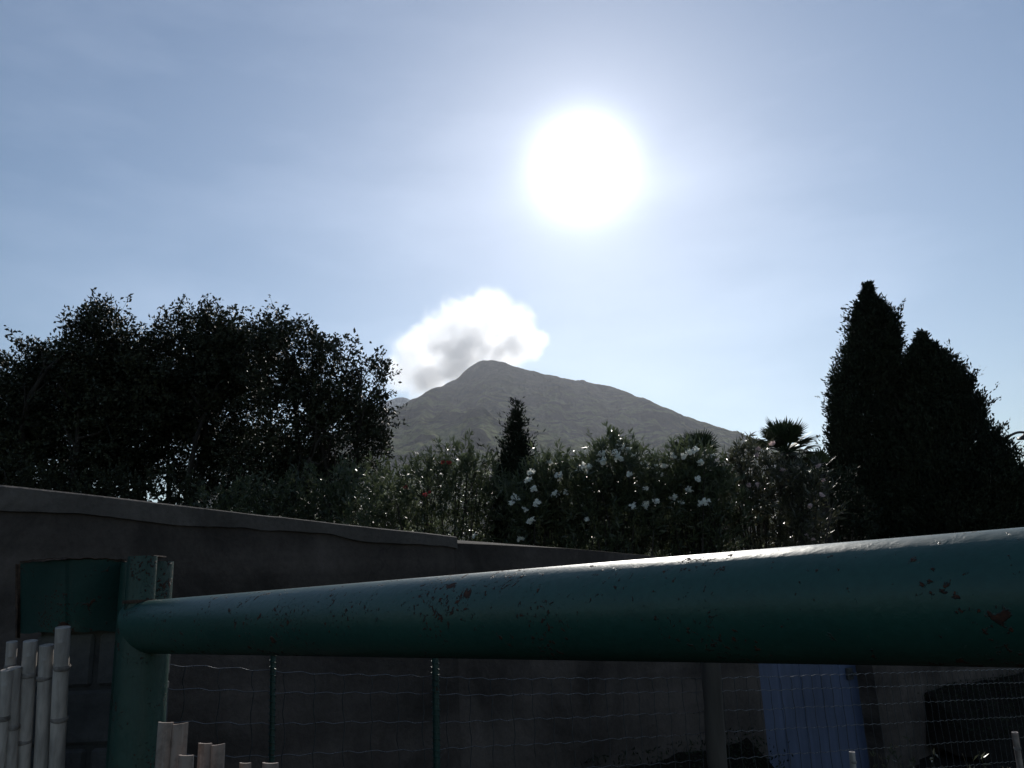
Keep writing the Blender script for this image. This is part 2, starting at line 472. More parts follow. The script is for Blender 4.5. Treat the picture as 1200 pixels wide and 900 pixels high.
# ------------------------------------------------------------------ ground
def grid(xs, ys, zf):
    X, Y = np.meshgrid(xs, ys)
    v = np.stack([X, Y, zf(X, Y)], -1).reshape(-1, 3)
    nx, ny = len(xs), len(ys)
    i = np.arange(nx * ny).reshape(ny, nx)
    f = np.stack([i[:-1, :-1], i[:-1, 1:], i[1:, 1:], i[1:, :-1]], -1).reshape(-1, 4)
    return v, f
ax_ = np.concatenate([[-4200, -1500, -400, -100, -40], np.arange(-20, 20.1, 0.5), [40, 100, 400, 1500, 4200]])
ay_ = np.concatenate([[-900, -200, -50], np.arange(-12, 24.1, 0.5), [60, 200, 800, 2500, 5150]])
def gz(X, Y):
    p = np.stack([X * 0.9, Y * 0.9, X * 0], -1)
    return (fbm(p + 5, 4) - 0.5) * 0.07
v, f = grid(ax_, ay_, gz)
g = obj('ground', v, f, MAT['soil'], smooth=True); g['kind'] = 'structure'

# ------------------------------------------------------------------ volcano and far ridge
def mountain(name, sil, ydist, base_y, mat, back, seed, power, amp, nu, nv):
    sx, sy = zip(*sil)
    U = np.linspace(sx[0], sx[-1], nu)
    Y0 = np.interp(U, sx, sy)
    k = np.ones(5) / 5
    Y0 = np.convolve(np.pad(Y0, 2, mode='edge'), k, 'valid')
    Y0 = Y0 - (fbm(np.stack([U * 0.11, U * 0, U * 0 + seed], -1), 4) - 0.5) * 4.5
    rid = []
    for x, y in zip(U, Y0):
        d = ray(x, y); t = (ydist + 130 * math.sin(x * 0.008 + seed)) / d[1]
        rid.append(CAM + d * t)
    rid = np.array(rid)
    rows = []
    vs = np.concatenate([np.linspace(0, 1, nv) ** 1.25])
    for vv in vs:
        P = rid.copy()
        yy = rid[:, 1] * (1 - vv) + base_y * vv
        sc = yy / rid[:, 1]
        P[:, 1] = yy
        P[:, 0] = rid[:, 0] * (1 - 0.55 * vv)        # ridges fan out from the top
        z = rid[:, 2] * (1 - vv) ** power - 2 * vv
        n1 = fbm(np.stack([rid[:, 0] * 0.0065, yy * 0.0011, yy * 0 + seed], -1), 5) - 0.5
        n2 = fbm(np.stack([P[:, 0] * 0.004, yy * 0.004, yy * 0 + seed + 9], -1), 5) - 0.5
        z = z + amp * (n1 * 1.2 + n2 * 1.3) * min(1, vv * 5) * (1 - vv) ** 0.8
        sight = 1.2 + (rid[:, 2] - 1.2) * sc * (1 - 0.012 * min(1, vv * 12))
        P[:, 2] = np.minimum(z, sight) if vv > 0 else rid[:, 2]
        rows.append(P)
    brow = []
    for q in np.linspace(0, 1, 14)[1:]:
        P = rid.copy(); P[:, 1] = rid[:, 1] + back * q
        P[:, 2] = rid[:, 2] * (1 - q) ** 1.25 + 30 * (fbm(np.stack([rid[:, 0] * .006, P[:, 1] * .006, P[:, 1] * 0], -1)) - .5) * (1 - q) * min(1, 4 * q) - 2 * q
        P[:, 2] = np.minimum(P[:, 2], rid[:, 2] * (1 - 0.15 * q))
        brow.append(P)
    allr = brow[::-1] + rows
    V = np.array(allr).reshape(-1, 3)
    m = len(allr)
    i = np.arange(m * nu).reshape(m, nu)
    f = np.stack([i[:-1, :-1], i[1:, :-1], i[1:, 1:], i[:-1, 1:]], -1).reshape(-1, 4)
    o = obj(name, V, f, mat, smooth=True); o['kind'] = 'structure'
    return o
SIL = [(-500, 690), (100, 622), (300, 562), (380, 524), (449, 489), (475, 474), (502, 457), (521, 451), (536, 443), (550, 431), (562, 423),
       (574, 420.5), (588, 423), (602, 429), (618, 434), (650, 440), (681, 446), (715, 452.5), (758, 468), (797, 485), (836, 498), (889, 514.5), (956, 531), (976, 538),
       (1100, 566), (1250, 598), (1500, 632), (1800, 650)]
mountain('volcano', SIL, 2600, 420, MAT['volcano'], 900, 3.0, 1.45, 190, 900, 190)
mountain('far_ridge', [(250, 640), (340, 560), (400, 505), (430, 486), (449, 473), (462, 466), (470, 463.5), (478, 467), (492, 474), (520, 500), (570, 560), (640, 640)],
         4500, 3600, MAT['ridge'], 400, 8.0, 1.2, 60, 120, 40)

# ------------------------------------------------------------------ haze (one closed box)
m = bpy.data.materials.new('haze'); m.use_nodes = True
hn = m.node_tree; hn.nodes.remove(hn.nodes['Principled BSDF'])
pv = hn.nodes.new('ShaderNodeVolumePrincipled')
pv.inputs['Color'].default_value = (0.82, 0.88, 1.0, 1); pv.inputs['Density'].default_value = 0.000043
pv.inputs['Anisotropy'].default_value = 0.58
hn.links.new(pv.outputs[0], hn.nodes['Material Output'].inputs['Volume'])
h = MB().box((0, 2100, 599), (4300, 0, 0), (0, 3150, 0), (0, 0, 601)).build('haze', m); h['kind'] = 'stuff'

# ------------------------------------------------------------------ steam cloud (real volume, beyond the haze box)
CD = 5900.0
blobs = [(574, 370, 38), (545, 380, 40), (514, 396, 38), (488, 414, 36), (602, 382, 32), (620, 405, 22), (540, 425, 46), (584, 418, 36), (474, 438, 32), (500, 445, 38), (634, 398, 14), (596, 410, 26)]
def cloud():
    import bmesh
    cen = [(at(x, y, CD + 60 * math.sin(i * 2.1)), r / F * CD) for i, (x, y, r) in enumerate(blobs)]
    bm = bmesh.new()
    for c, r in cen:
        bmesh.ops.create_icosphere(bm, subdivisions=4, radius=r * 1.28, matrix=Matrix.Translation(c))
    me = bpy.data.meshes.new('steam_cloud'); bm.to_mesh(me); bm.free()
    o = bpy.data.objects.new('steam_cloud', me); C.objects.link(o)
    md = o.modifiers.new('r', 'REMESH'); md.mode = 'VOXEL'; md.voxel_size = 22
    dg = bpy.context.evaluated_depsgraph_get()
    me2 = bpy.data.meshes.new_from_object(o.evaluated_get(dg))
    o.modifiers.clear(); o.data = me2
    m = bpy.data.materials.new('steam'); m.use_nodes = True
    nt = m.node_tree; nt.nodes.remove(nt.nodes['Principled BSDF'])
    pv = nt.nodes.new('ShaderNodeVolumePrincipled')
    pv.inputs['Color'].default_value = (0.98, 0.985, 1, 1); pv.inputs['Anisotropy'].default_value = 0.55
    nt.links.new(pv.outputs[0], nt.nodes['Material Output'].inputs['Volume'])
    tcn = nt.nodes.new('ShaderNodeTexCoord')
    def mt(op, a, b=None):
        n = nt.nodes.new('ShaderNodeMath'); n.operation = op
        for i, q in enumerate((a, b)):
            if q is None: continue
            if hasattr(q, 'is_linked'): nt.links.new(q, n.inputs[i])
            else: n.inputs[i].default_value = q
        return n.outputs[0]
    tot = None
    for c, r in cen:
        d = nt.nodes.new('ShaderNodeVectorMath'); d.operation = 'DISTANCE'
        nt.links.new(tcn.outputs['Object'], d.inputs[0]); d.inputs[1].default_value = tuple(c)
        q = mt('SUBTRACT', 1.0, mt('DIVIDE', d.outputs['Value'], r * 0.98))
        tot = q if tot is None else mt('MAXIMUM', tot, q)
    n = noise(nt, 0.0075, 7, 0.66, tcn.outputs['Object'], 0.5)
    e = mt('ADD', tot, mt('MULTIPLY', mt('SUBTRACT', n.outputs['Fac'], 0.50), 1.7))
    mr = nt.nodes.new('ShaderNodeMapRange'); mr.interpolation_type = 'SMOOTHSTEP'
    nt.links.new(e, mr.inputs[0]); mr.inputs[1].default_value = 0.0; mr.inputs[2].default_value = 0.8
    mr.inputs[3].default_value = 0.0; mr.inputs[4].default_value = 0.0075
    core = None                                        # the thick, freshly risen steam low in the plume
    for (x, y, r) in ((548, 404, 26), (566, 400, 20), (530, 422, 26), (604, 407, 18), (585, 412, 16), (520, 412, 20), (505, 440, 22)):
        d = nt.nodes.new('ShaderNodeVectorMath'); d.operation = 'DISTANCE'
        nt.links.new(tcn.outputs['Object'], d.inputs[0]); d.inputs[1].default_value = tuple(at(x, y, CD - 40))
        q = mt('SUBTRACT', 1.0, mt('DIVIDE', d.outputs['Value'], r / F * CD * 1.3))
        core = q if core is None else mt('MAXIMUM', core, q)
    e2 = mt('ADD', core, mt('MULTIPLY', mt('SUBTRACT', n.outputs['Fac'], 0.5), 2.2))
    mr2 = nt.nodes.new('ShaderNodeMapRange'); mr2.interpolation_type = 'SMOOTHSTEP'
    nt.links.new(e2, mr2.inputs[0]); mr2.inputs[1].default_value = 0.05; mr2.inputs[2].default_value = 0.9
    mr2.inputs[3].default_value = 0.0; mr2.inputs[4].default_value = 0.013
    nt.links.new(mt('ADD', mr.outputs[0], mr2.outputs[0]), pv.inputs['Density'])
    o.data.materials.clear(); o.data.materials.append(m)
    o.cycles  # noqa
    try: m.cycles.volume_step_rate = 0.3
    except Exception: pass
    tag(o, 'white steam cloud rising behind the volcano summit, grey at its core', 'cloud')
cloud()

# ------------------------------------------------------------------ the long wall and its door
WP = np.array([1.76, 5.02, 0.0]); WD = np.array([0.75, 0.66, 0.0]); WD /= np.linalg.norm(WD)
WN = np.array([WD[1], -WD[0], 0.0])               # faces the camera side
UPZ = np.array([0, 0, 1.0])
def ws(x, y=700):
    p = on_plane(x, y, WP, WN); return float(np.dot(p - WP, WD)), float(p[2])
def wpt(s, z, out=0.0): return WP + WD * s + UPZ * z + WN * out
def wall_piece(parent, name, s0, s1, t0, t1, z0, mat, front=0.0, thick=0.25, wob=0.006, n=40, top_wob=0.012, seed=0, worn=0.0):
    """sloping-topped wall body with an uneven face"""
    V = []; Fc = []
    ss = np.linspace(s0, s1, n); nz = 14
    for s in ss:
        f = (s - s0) / (s1 - s0); zt = t0 + (t1 - t0) * f
        zt += (float(fbm(np.array([s * 2.3, seed, 1.5]), 4)) - .5) * 2 * top_wob
        zb = z0 if not callable(z0) else z0(s)
        col = []
        for k in range(nz):
            z = zb + (zt - zb) * k / (nz - 1)
            w = (float(fbm(np.array([s * 1.7, z * 1.7, seed + 4.0]), 3)) - .5) * 2 * wob
            col.append(wpt(s, z, front + w - (0.008 if k == nz - 1 else 0)))
        wn_ = worn * max(0.0, 1 - (s - s0) / 0.62)
        col[-1][2] -= wn_ * 0.34
        col.append(wpt(s, zt + 0.002, front - 0.02 - wn_))
        col.append(wpt(s, zt, front - thick)); col.append(wpt(s, zb, front - thick))
        V += col
    m = nz + 3
    for i in range(n - 1):
        for k in range(m):
            k2 = (k + 1) % m
            Fc.append((i * m + k, (i + 1) * m + k, (i + 1) * m + k2, i * m + k2))
    Fc.append(tuple(range(m))); Fc.append(tuple((n - 1) * m + k for k in range(m - 1, -1, -1)))
    b = MB().add(V, Fc)
    return b.build(name, mat, parent, True)
def top_at(x, y): return ws(x, y)
sA0, zA0 = top_at(-420, 520); sA0a, zA0a = top_at(0, 568)
sA1, zA1 = top_at(533, 629)
# first stretch with a thick lighter coping
t = thing('concrete_wall', wpt(sA0a, 0), 'long shaded concrete wall with a thick pale capping, below the dark trees', 'wall')
slope = (zA1 - zA0a) / (sA1 - sA0a)
sL = sA0a - 1.3; zL = zA0a - slope * -1.3 * -1 if False else zA0a + slope * (sL - sA0a)
cop = 0.062
wall_piece(t, 'wall_body', sL, sA1, zL - 0.03, zA1 - 0.03, -0.2, MAT['wall'], 0.0, 0.26, 0.008, 60, 0.004, 1)
wall_piece(t, 'coping', sL - .01, sA1 + .01, zL, zA1, lambda s: zL + slope * (s - sL) - cop * (1.15 - 0.5 * (s - sL) / (sA1 - sL)) - 0.006 + 0.045 * (float(fbm(np.array([s * 4.0, 3.3, 0.7]), 5)) - .5), MAT['coping'], 0.004, 0.285, 0.008, 160, 0.009, 2)
# second, lower stretch up to the door
sB0, zB0 = top_at(536, 630.5); sB1, zB1 = top_at(876, 661.5)
t = thing('concrete_wall', wpt((sB0 + sB1) / 2, 0), 'lower plain concrete wall stretch between the capped wall and the blue door', 'wall')
wall_piece(t, 'wall_body', sA1 + 0.002, sB1, zB0, zB1, -0.2, MAT['wall'], -0.004, 0.24, 0.006, 90, 0.003, 5, worn=0.055)
# door
sD0, _ = top_at(879, 840); sD1, _ = top_at(1027, 840)
zD = zB1 - 0.06
t = thing('plank_door', wpt((sD0 + sD1) / 2, 0), 'faded blue plank door set into the concrete wall, seen below the green rail', 'door')
b = MB(); npl = 6
for k in range(npl):
    a0 = sD0 + (sD1 - sD0) * k / npl; a1 = sD0 + (sD1 - sD0) * (k + 1) / npl
    b.box(wpt((a0 + a1) / 2, zD / 2 + 0.01, -0.10), WD * ((a1 - a0) / 2 - 0.002), WN * 0.014, UPZ * (zD / 2 - 0.02), 0.004)
b.build('door_leaf', MAT['door'], t)
b = MB()
for z in (0.25, zD - 0.2): b.box(wpt((sD0 + sD1) / 2, z, -0.125), WD * ((sD1 - sD0) / 2 - 0.02), WN * 0.01, UPZ * 0.05, 0.003)
b.build('crossbar', MAT['door'], t)
b = MB(); sh, zh = top_at(1010, 790)
b.box(wpt(sh - 0.01, zh, -0.075), WD * 0.03, WN * 0.012, UPZ * 0.035, 0.004)
b.tube([wpt(sh - 0.01, zh, -0.07), wpt(sh - 0.01, zh, -0.03), wpt(sh - 0.07, zh, -0.03)], 0.008, 8)
b.build('latch', MAT['steel_dark'], t)
# pillar and the stretch beyond the door
sP0 = sD1 + 0.004; sP1, _ = top_at(1066, 840)
t = thing('door_pillar', wpt((sP0 + sP1) / 2, 0), 'narrow grey rendered pillar on the right of the blue door', 'pillar')
wall_piece(t, 'pillar_body', sP0, sP1, zB1 + 0.02, zB1 + 0.02, -0.2, MAT['wall'], 0.02, 0.3, 0.004, 8, 0.002, 7)
sC1 = sP1 + 4.5
t = thing('concrete_wall', wpt((sP1 + sC1) / 2, 0), 'far stretch of dark concrete wall beyond the pillar and the blue door', 'wall')
wall_piece(t, 'wall_body', sP1 + 0.003, sC1, zB1, zB1 - 0.15, -0.2, MAT['wall'], -0.04, 0.22, 0.01, 40, 0.006, 9)
# earth banked against the wall foot, left open at the door
BANK = []
def bank_mesh():
    V = []; Fc = []
    cols = []
    # crest points seen in the photo
    for (s0, s1, prof) in ((ws(640)[0], ws(868)[0], [(640, 912), (690, 898), (760, 884), (830, 869), (886, 857)]),
                           (ws(1064)[0], sC1 - .1, [(1064, 816), (1110, 806), (1200, 790), (1330, 775)])):
        n0 = len(V); ss = np.linspace(s0, s1, 40); K = 12
        cs = []; cz = []
        for (x, y) in prof:
            p = on_plane(x, y, WP, WN); cs.append(np.dot(p - WP, WD)); cz.append(p[2])
        for s in ss:
            hz = float(np.interp(s, cs, cz)) + (float(fbm(np.array([s * 5, 2.2, 3]), 4)) - .5) * 0.05
            e = min(1, (s - s0) / 0.12 + 0.15, (s1 - s) / 0.1 + 0.35)
            for k in range(K):
                q = k / (K - 1)
                out = -0.035 + q * 0.5
                z = hz * e * (1 - q) ** 1.1 + (float(fbm(np.array([s * 6, q * 5, 7]), 4)) - .5) * 0.08 * (q > 0) * (1 - q * .5) - 0.03 * q
                V.append(wpt(s, z, out)); BANK.append(V[-1])
        for i in range(39):
            for k in range(K - 1):
                a = n0 + i * K + k
                Fc.append((a, a + 1, a + K + 1, a + K))
    o = MB().add(V, Fc).build('earth_bank', MAT['soil'], None, True)
    o['kind'] = 'structure'
bank_mesh()

# ------------------------------------------------------------------ gate
RAD = 0.05
def rail_depth(dpx): return F * 2 * RAD / dpx
A = at(170, 734.5, rail_depth(59.5)); B = at(1200, 699, rail_depth(158))
ax = (B - A) / np.linalg.norm(B - A)
t = thing('metal_gate', (A[0], A[1], 0), 'green painted tubular gate with a thick rust-pitted top rail across the foreground', 'gate')
b = MB(); n = 60
E = B + ax * 1.1
b.tube([A + (E - A) * i / n for i in range(n + 1)], RAD, 64)
for k in range(64):                                   # mitred corner over the stile
    q = np.array(b.v[k]); b.v[k] = tuple(q - ax * (q[2] - A[2]) * 0.97)
b.build('top_rail', MAT['rail'], t, True)
stx = at(163, 800, rail_depth(59.5))
sx0 = A + np.array([0, 0, 0]); sb = np.array([A[0] + 0.0, A[1] + 0.0, 0.06])
b = MB().tube([sb, A], RAD * 0.95, 48)
for k in range(48, 96):
    q = np.array(b.v[k]); b.v[k] = tuple(q + UPZ * (-np.dot(q - A, ax)))
b.build('stile', MAT['post'], t, True)
b = MB().tube([np.array([E[0], E[1], 0.06]), np.array([E[0], E[1], E[2] - 0.02])], RAD * 0.985, 48)
b.build('stile', MAT['rail'], t, True)
lowA = np.array([A[0], A[1], 0.16]); lowE = np.array([E[0], E[1], 0.16])
MB().tube([lowA + ax * RAD * .9, lowE - ax * RAD * .9], 0.03, 32).build('bottom_rail', MAT['rail'], t, True)
# hinge tube on top of the stile
hz = at(162, 651, np.dot(A - CAM, fw))
hx = A.copy() - rt0 * 0.014; hr = 0.0275
top = hx.copy(); top[2] = A[2] + (hz[2] - A[2])
b = MB().tube([hx + np.array([0, 0, 0.03]), top], hr, 40)
b.build('hinge_tube', MAT['post'], t, True)
b = MB().tube([hx + np.array([0, 0, 0.046]), hx + np.array([0, 0, 0.052])], hr + 0.004, 40)
b.build('weld_collar', MAT['rust'], t, True)

# gate post: wide pipe behind the stile
PD = np.dot(A - CAM, fw) + 0.14
ptop = at(173, 659, PD); pr = 0.5 * 57 / F * PD
t = thing('gate_post', (ptop[0], ptop[1], 0), 'green round steel gate post with a chipped rim behind the gate hinge', 'post')
b = MB()
b.tube([(ptop[0], ptop[1], 0), (ptop[0], ptop[1], ptop[2])], pr, 56, caps=False)
b.tube([(ptop[0], ptop[1], 0.02), (ptop[0], ptop[1], ptop[2])], pr - 0.005, 56, caps=False)
n = 56; N = 2 * n
b.f += [(n + k, n + (k + 1) % n, 3 * n + (k + 1) % n, 3 * n + k) for k in range(n)]
b.build('pipe', MAT['post'], t, True, fix=True)
# flat latch bar lying on top of the post and hinge
q = at(178, 648.5, PD - 0.05)
MB().box((q[0], q[1], ptop[2] + 0.008), rt0 * 0.018, np.array([0, 0.03, 0]), UPZ * 0.0016, 0.0006).build('latch_bar', MAT['rust'], t)
# green sheet-metal panel: one thing, bowed, with a rusty top edge
SD = PD - 0.01
t0 = at(20, 700, SD)
t = thing('metal_sheet', (at(84, 740, SD)[0], at(84, 740, SD)[1], at(84, 742, SD)[2]), 'dark green bowed sheet-metal panel with rusty edges beside the gate post', 'metal panel')
def sheet(x0, x1, y0f, y1f, bow, th, dn=0.0):
    b = MB(); V = []; n = 40; mrow = 14
    for side in (0, 1):
        for i in range(n + 1):
            u = i / n; x = x0 + (x1 - x0) * u
            d = SD + dn - bow * math.sin(math.pi * u) + (0.006 * (1 - min(1, abs(u - 0.46) * 30))) + th * side
            for k in range(mrow + 1):
                w = k / mrow
                dd = d + 0.006 * math.sin(7 * u + 3 * w) * w
                V.append(at(x, y0f(u) + (y1f(u) - y0f(u)) * w, dd))
    m = mrow + 1; h = (n + 1) * m; Fc = []
    for i in range(n):
        for k in range(mrow):
            a = i * m + k
            Fc.append((a, a + m, a + m + 1, a + 1)); Fc.append((h + a, h + a + 1, h + a + m + 1, h + a + m))
        for a, k in ((i * m, 0), (i * m + mrow, 0)):
            Fc.append((a, a + m, h + a + m, h + a))
    for k in range(mrow):
        for a in (k, n * m + k): Fc.append((a, a + 1, h + a + 1, h + a))
    return b.add(V, Fc)
yt = lambda u: 658.5 - 4.5 * math.sin(math.pi * u * 0.9) + 0.5 * math.sin(u * 37) + 0.4 * math.sin(u * 91)
sheet(24, 147, yt, lambda u: 742 - 3 * u + 0.8 * math.sin(u * 23), 0.05, 0.003).build('panel', MAT['sheet'], t, True)
sheet(23, 148, lambda u: yt(u) - 0.9, lambda u: yt(u) + 1.6, 0.053, 0.006, -0.0015).build('top_edge', MAT['rust'], t)
sheet(18, 24, lambda u: 661, lambda u: 748, 0.0, 0.012, 0.004).build('side_strip', MAT['rust'], t)
# block pillar under the sheet
pc = at(112, 760, SD + 0.13)
t = thing('block_pillar', (pc[0], pc[1], 0), 'grey block pillar in shade behind the bamboo canes and gate post', 'pillar')
ph = at(110, 735, SD)[2] + 0.01
hw = 0.5 * 118 / F * SD
pcx = at(96, 800, SD)[0]; pcy = at(96, 745, SD)[1] + 0.12
z = 0.0; k = 0
while z < ph - 0.02:
    hgt = min(0.115, ph - z)
    b = MB()
    if k % 2 == 0:
        b.box((pcx, pcy, z + hgt / 2), rt0 * hw, np.array([0, 0.1, 0]), UPZ * (hgt / 2 - 0.004), 0.006)
    else:
        for sgn, fr in ((-1, 0.62), (1, 0.38)):
            w_ = hw * fr - 0.003
            cx = pcx - hw + w_ if sgn < 0 else pcx + hw - w_
            b.box((cx, pcy, z + hgt / 2), rt0 * w_, np.array([0, 0.1, 0]), UPZ * (hgt / 2 - 0.004), 0.006)
    b.build('block_course', MAT['block'], t)
    z += hgt; k += 1
MB().box((pcx, pcy, ph / 2 - 0.002), rt0 * (hw - 0.008), np.array([0, 0.092, 0]), UPZ * (ph / 2 - 0.006)).build('mortar_core', MAT['mortar'], t)

# ------------------------------------------------------------------ bamboo canes
def cane(name, xt, yt_, xb, yb, wpx, depth, label, cat, group, nodes=(0.25,), mat='cane', hollow=True):
    P1 = at(xt, yt_, depth); P0 = at(xb, yb, depth - 0.015)
    d = P0 - P1; k = (P1[2]) / (-d[2]); foot = P1 + d * k            # carry the cane down to the ground
    foot[2] = -0.02
    r = 0.5 * wpx / F * depth
    t = thing(name, (foot[0], foot[1], 0), label, cat, group)
    Lc = np.linalg.norm(P1 - foot)
    n = 60; pts = []; rr = []
    for i in range(n + 1):
        u = i / n
        p = foot + (P1 - foot) * u
        p = p + np.array([math.sin(u * 5 + xt) * 0.002, 0, 0])
        pts.append(p); rr.append(r * (1.05 - 0.08 * u) * (1 + 0.015 * math.sin(u * 31 + xt)))
    b = MB().tube(pts, rr, 24, caps=False)
    # hollow cut end
    n_ = 24; last = len(pts) - 1
    din = pts[-1] - np.array([0, 0, 0.03])
    b.tube([din, pts[-1]], rr[-1] * 0.68, 24, caps=False)
    # bridge rim: nearest matching by angle (same frame construction)
    o0 = last * n_; i0 = (last + 1) * n_ + n_
    b.f += [(o0 + k, o0 + (k + 1) % n_, i0 + (k + 1) % n_, i0 + k) for k in range(n_)]
    b.f.append(tuple((last + 1) * n_ + k for k in range(n_)))
    b.build('culm', MAT[mat], t, True)
    for fr in nodes:
        p = P1 + (P0 - P1) * fr
        dd = (P1 - foot) / Lc
        MB().tube([p - dd * 0.005, p - dd * 0.002, p + dd * 0.002, p + dd * 0.005], [r * 1.02, r * 1.12, r * 1.12, r * 1.02], 24, caps=False).build('node', MAT['node'], t, True)
    return t
GC = 'bamboo canes leaning in a row at the left edge'
cd = SD - 0.12
cane('bamboo_cane', 75, 735, 67, 898, 17, cd, 'tallest pale bamboo cane, nearest the block pillar in the row', 'cane', GC, (0.29, 0.66))
cane('bamboo_cane', 54, 756, 47, 898, 16, cd + .01, 'grey bamboo cane standing just left of the tallest cane', 'cane', GC, (0.27,))
cane('bamboo_cane', 36, 751, 26, 898, 16, cd + .005, 'third bamboo cane from the block pillar, leaning left', 'cane', GC, (0.27, 0.8))
cane('bamboo_cane', 18, 782, 12, 898, 15, cd - .015, 'short bamboo cane, lower than its neighbours, second from the left edge', 'cane', GC, (0.6,))
cane('bamboo_cane', 8, 785, -1, 898, 14, cd - .03, 'short bamboo cane cut by the left edge of the photo', 'cane', GC, (0.5,))
cane('bamboo_cane', 14, 752, 5, 898, 12, cd + .04, 'thin dark-banded cane standing behind the two short canes', 'cane', GC, (0.2,))
# cut stakes in front of the net
GS = 'cut stakes at the foot of the gate'
def split_stake(x0, x1, yt_, depth, label, halves, lean=0.0):
    P0 = at(x0, yt_, depth); P1 = at(x1, yt_, depth)
    Wd = np.linalg.norm(P1 - P0); z = P0[2]
    t = thing('cut_stake', ((P0[0] + P1[0]) / 2, P0[1], 0), label, 'stake', GS)
    for j in range(halves):
        cx = P0[0] + Wd * (j + 0.5) / halves; r = Wd / halves / 2 * 0.99
        n = 22; ring = []
        for k in range(n + 1):
            a = math.pi + math.pi * k / n
            ring.append((math.cos(a) * r, math.sin(a) * r * 0.7))
        for k in range(n + 1):
            a = 2 * math.pi - math.pi * k / n
            ring.append((math.cos(a) * r * 0.72, math.sin(a) * r * 0.42 + 0.002))
        V = []; rows = 20; m = len(ring)
        for i in range(rows + 1):
            u = i / rows; zz = z * u - 0.02 * (1 - u)
            for q, (dx, dy) in enumerate(ring):
                jag = (dx * 0.10 * (1 if j else -0.6)) * (i == rows)
                V.append((cx + dx + lean * (1 - u) * -1 + 0.002 * math.sin(u * 9 + j), P0[1] + dy, zz + jag - j * 0.003))
        Fc = []
        for i in range(rows):
            for k in range(m):
                k2 = (k + 1) % m
                Fc.append((i * m + k, i * m + k2, (i + 1) * m + k2, (i + 1) * m + k))
        Fc.append(tuple(range(m)))
        top = rows * m
        for k in range(n): Fc.append((top + k, top + k + 1, top + m - 2 - k, top + m - 1 - k))
        MB().add(V, Fc).build('half_culm', MAT['stake'], t, True)
    return t
split_stake(185, 222, 846.5, 1.34, 'widest cut bamboo stake beside the gate stile, split and reddish brown', 2, 0.03)
split_stake(232, 265, 871, 1.36, 'second cut bamboo stake with a hollow end, right of the widest stake', 2, 0.02)
split_stake(209, 227, 885, 1.30, 'small low stake stub between the two larger cut stakes', 1, 0.01)
split_stake(280, 294, 894, 1.40, 'tiny stake tip at the bottom edge, just left of the thin fence rod', 1)
split_stake(307, 326, 894, 1.38, 'tiny stake tip at the bottom edge, right at the foot of the thin fence rod', 1)

# ------------------------------------------------------------------ wire-net fence
FP = at(210, 800, 1.95); FQ = at(855, 800, 3.35)
FD = FQ - FP; FD[2] = 0; FD /= np.linalg.norm(FD); FN = np.array([FD[1], -FD[0], 0])
def fs(x, y):
    p = on_plane(x, y, FP, FN); return float(np.dot(p - FP, FD)), float(p[2])
def fpt(s, z, out=0.0): return np.array([FP[0], FP[1], 0]) + FD * s + UPZ * z + FN * out
t = thing('wire_fence', fpt(0.6, 0), 'low wire-net fence with thin green rods behind the gate', 'fence')
wires = [[(120, 775), (210, 780), (320, 787), (520, 794), (600, 795.5), (855, 794.5), (1190, 784), (1300, 780)],
         [(120, 806), (210, 808), (320, 811), (520, 813.5), (600, 814.5), (855, 810), (1190, 800), (1300, 795)],
         [(120, 847), (210, 847), (320, 848), (520, 846), (600, 844), (855, 833), (1190, 818), (1300, 812)],
         [(120, 886), (210, 885), (320, 886), (520, 877), (600, 874), (855, 857.5), (1190, 840), (1300, 832)],
         [(120, 930), (210, 928), (320, 926), (520, 912), (600, 906), (855, 889), (1190, 865), (1300, 856)],
         [(120, 985), (210, 978), (320, 970), (520, 952), (600, 944), (855, 921), (1190, 892), (1300, 882)],
         [(120, 1040), (210, 1030), (320, 1018), (520, 994), (600, 983), (855, 955), (1190, 921), (1300, 909)]]
b = MB()
SP = 0.088
wz = []
s_lo, s_hi = fs(125, 800)[0], fs(1290, 800)[0]
for j, w in enumerate(wires):
    q = [fs(x, y) for x, y in w]
    cs = [a[0] for a in q]; cz = [a[1] for a in q]
    wz.append((cs, cz))
    ss = np.arange(s_lo, s_hi, SP / 10)
    pts = []
    for s in ss:
        ph = (s / SP + 0.13 * j) % 1.0
        w_ = 0.0035 * (-(ph / 0.7) + 0.5 if ph < 0.7 else (ph - 0.7) / 0.3 - 0.5) * -1     # crimp
        pts.append(fpt(s, float(np.interp(s, cs, cz)) + w_ * 1.6 + 0.0015 * math.sin(s * 11 + j), 0.002 * math.sin(s * 7 + j) + 0.002 * math.cos(2 * math.pi * ph)))
    b.tube(pts, 0.00125, 5)
b.build('line_wires', MAT['wire'], t, True, fix=False)
b = MB()
for i, s in enumerate(np.arange(s_lo, s_hi, SP)):
    zz = [float(np.interp(s, cs, cz)) for cs, cz in wz]
    pts = []
    for z0, z1 in zip(zz[:-1], zz[1:]):
        for q in (0, 0.33, 0.66):
            pts.append(fpt(s + 0.004 * math.sin(z0 * 30 + i + q * 3), z0 + (z1 - z0) * q, -0.002))
    b.tube(pts, 0.0014, 5)
b.build('stay_wires', MAT['steel_dark'], t, True, fix=False)
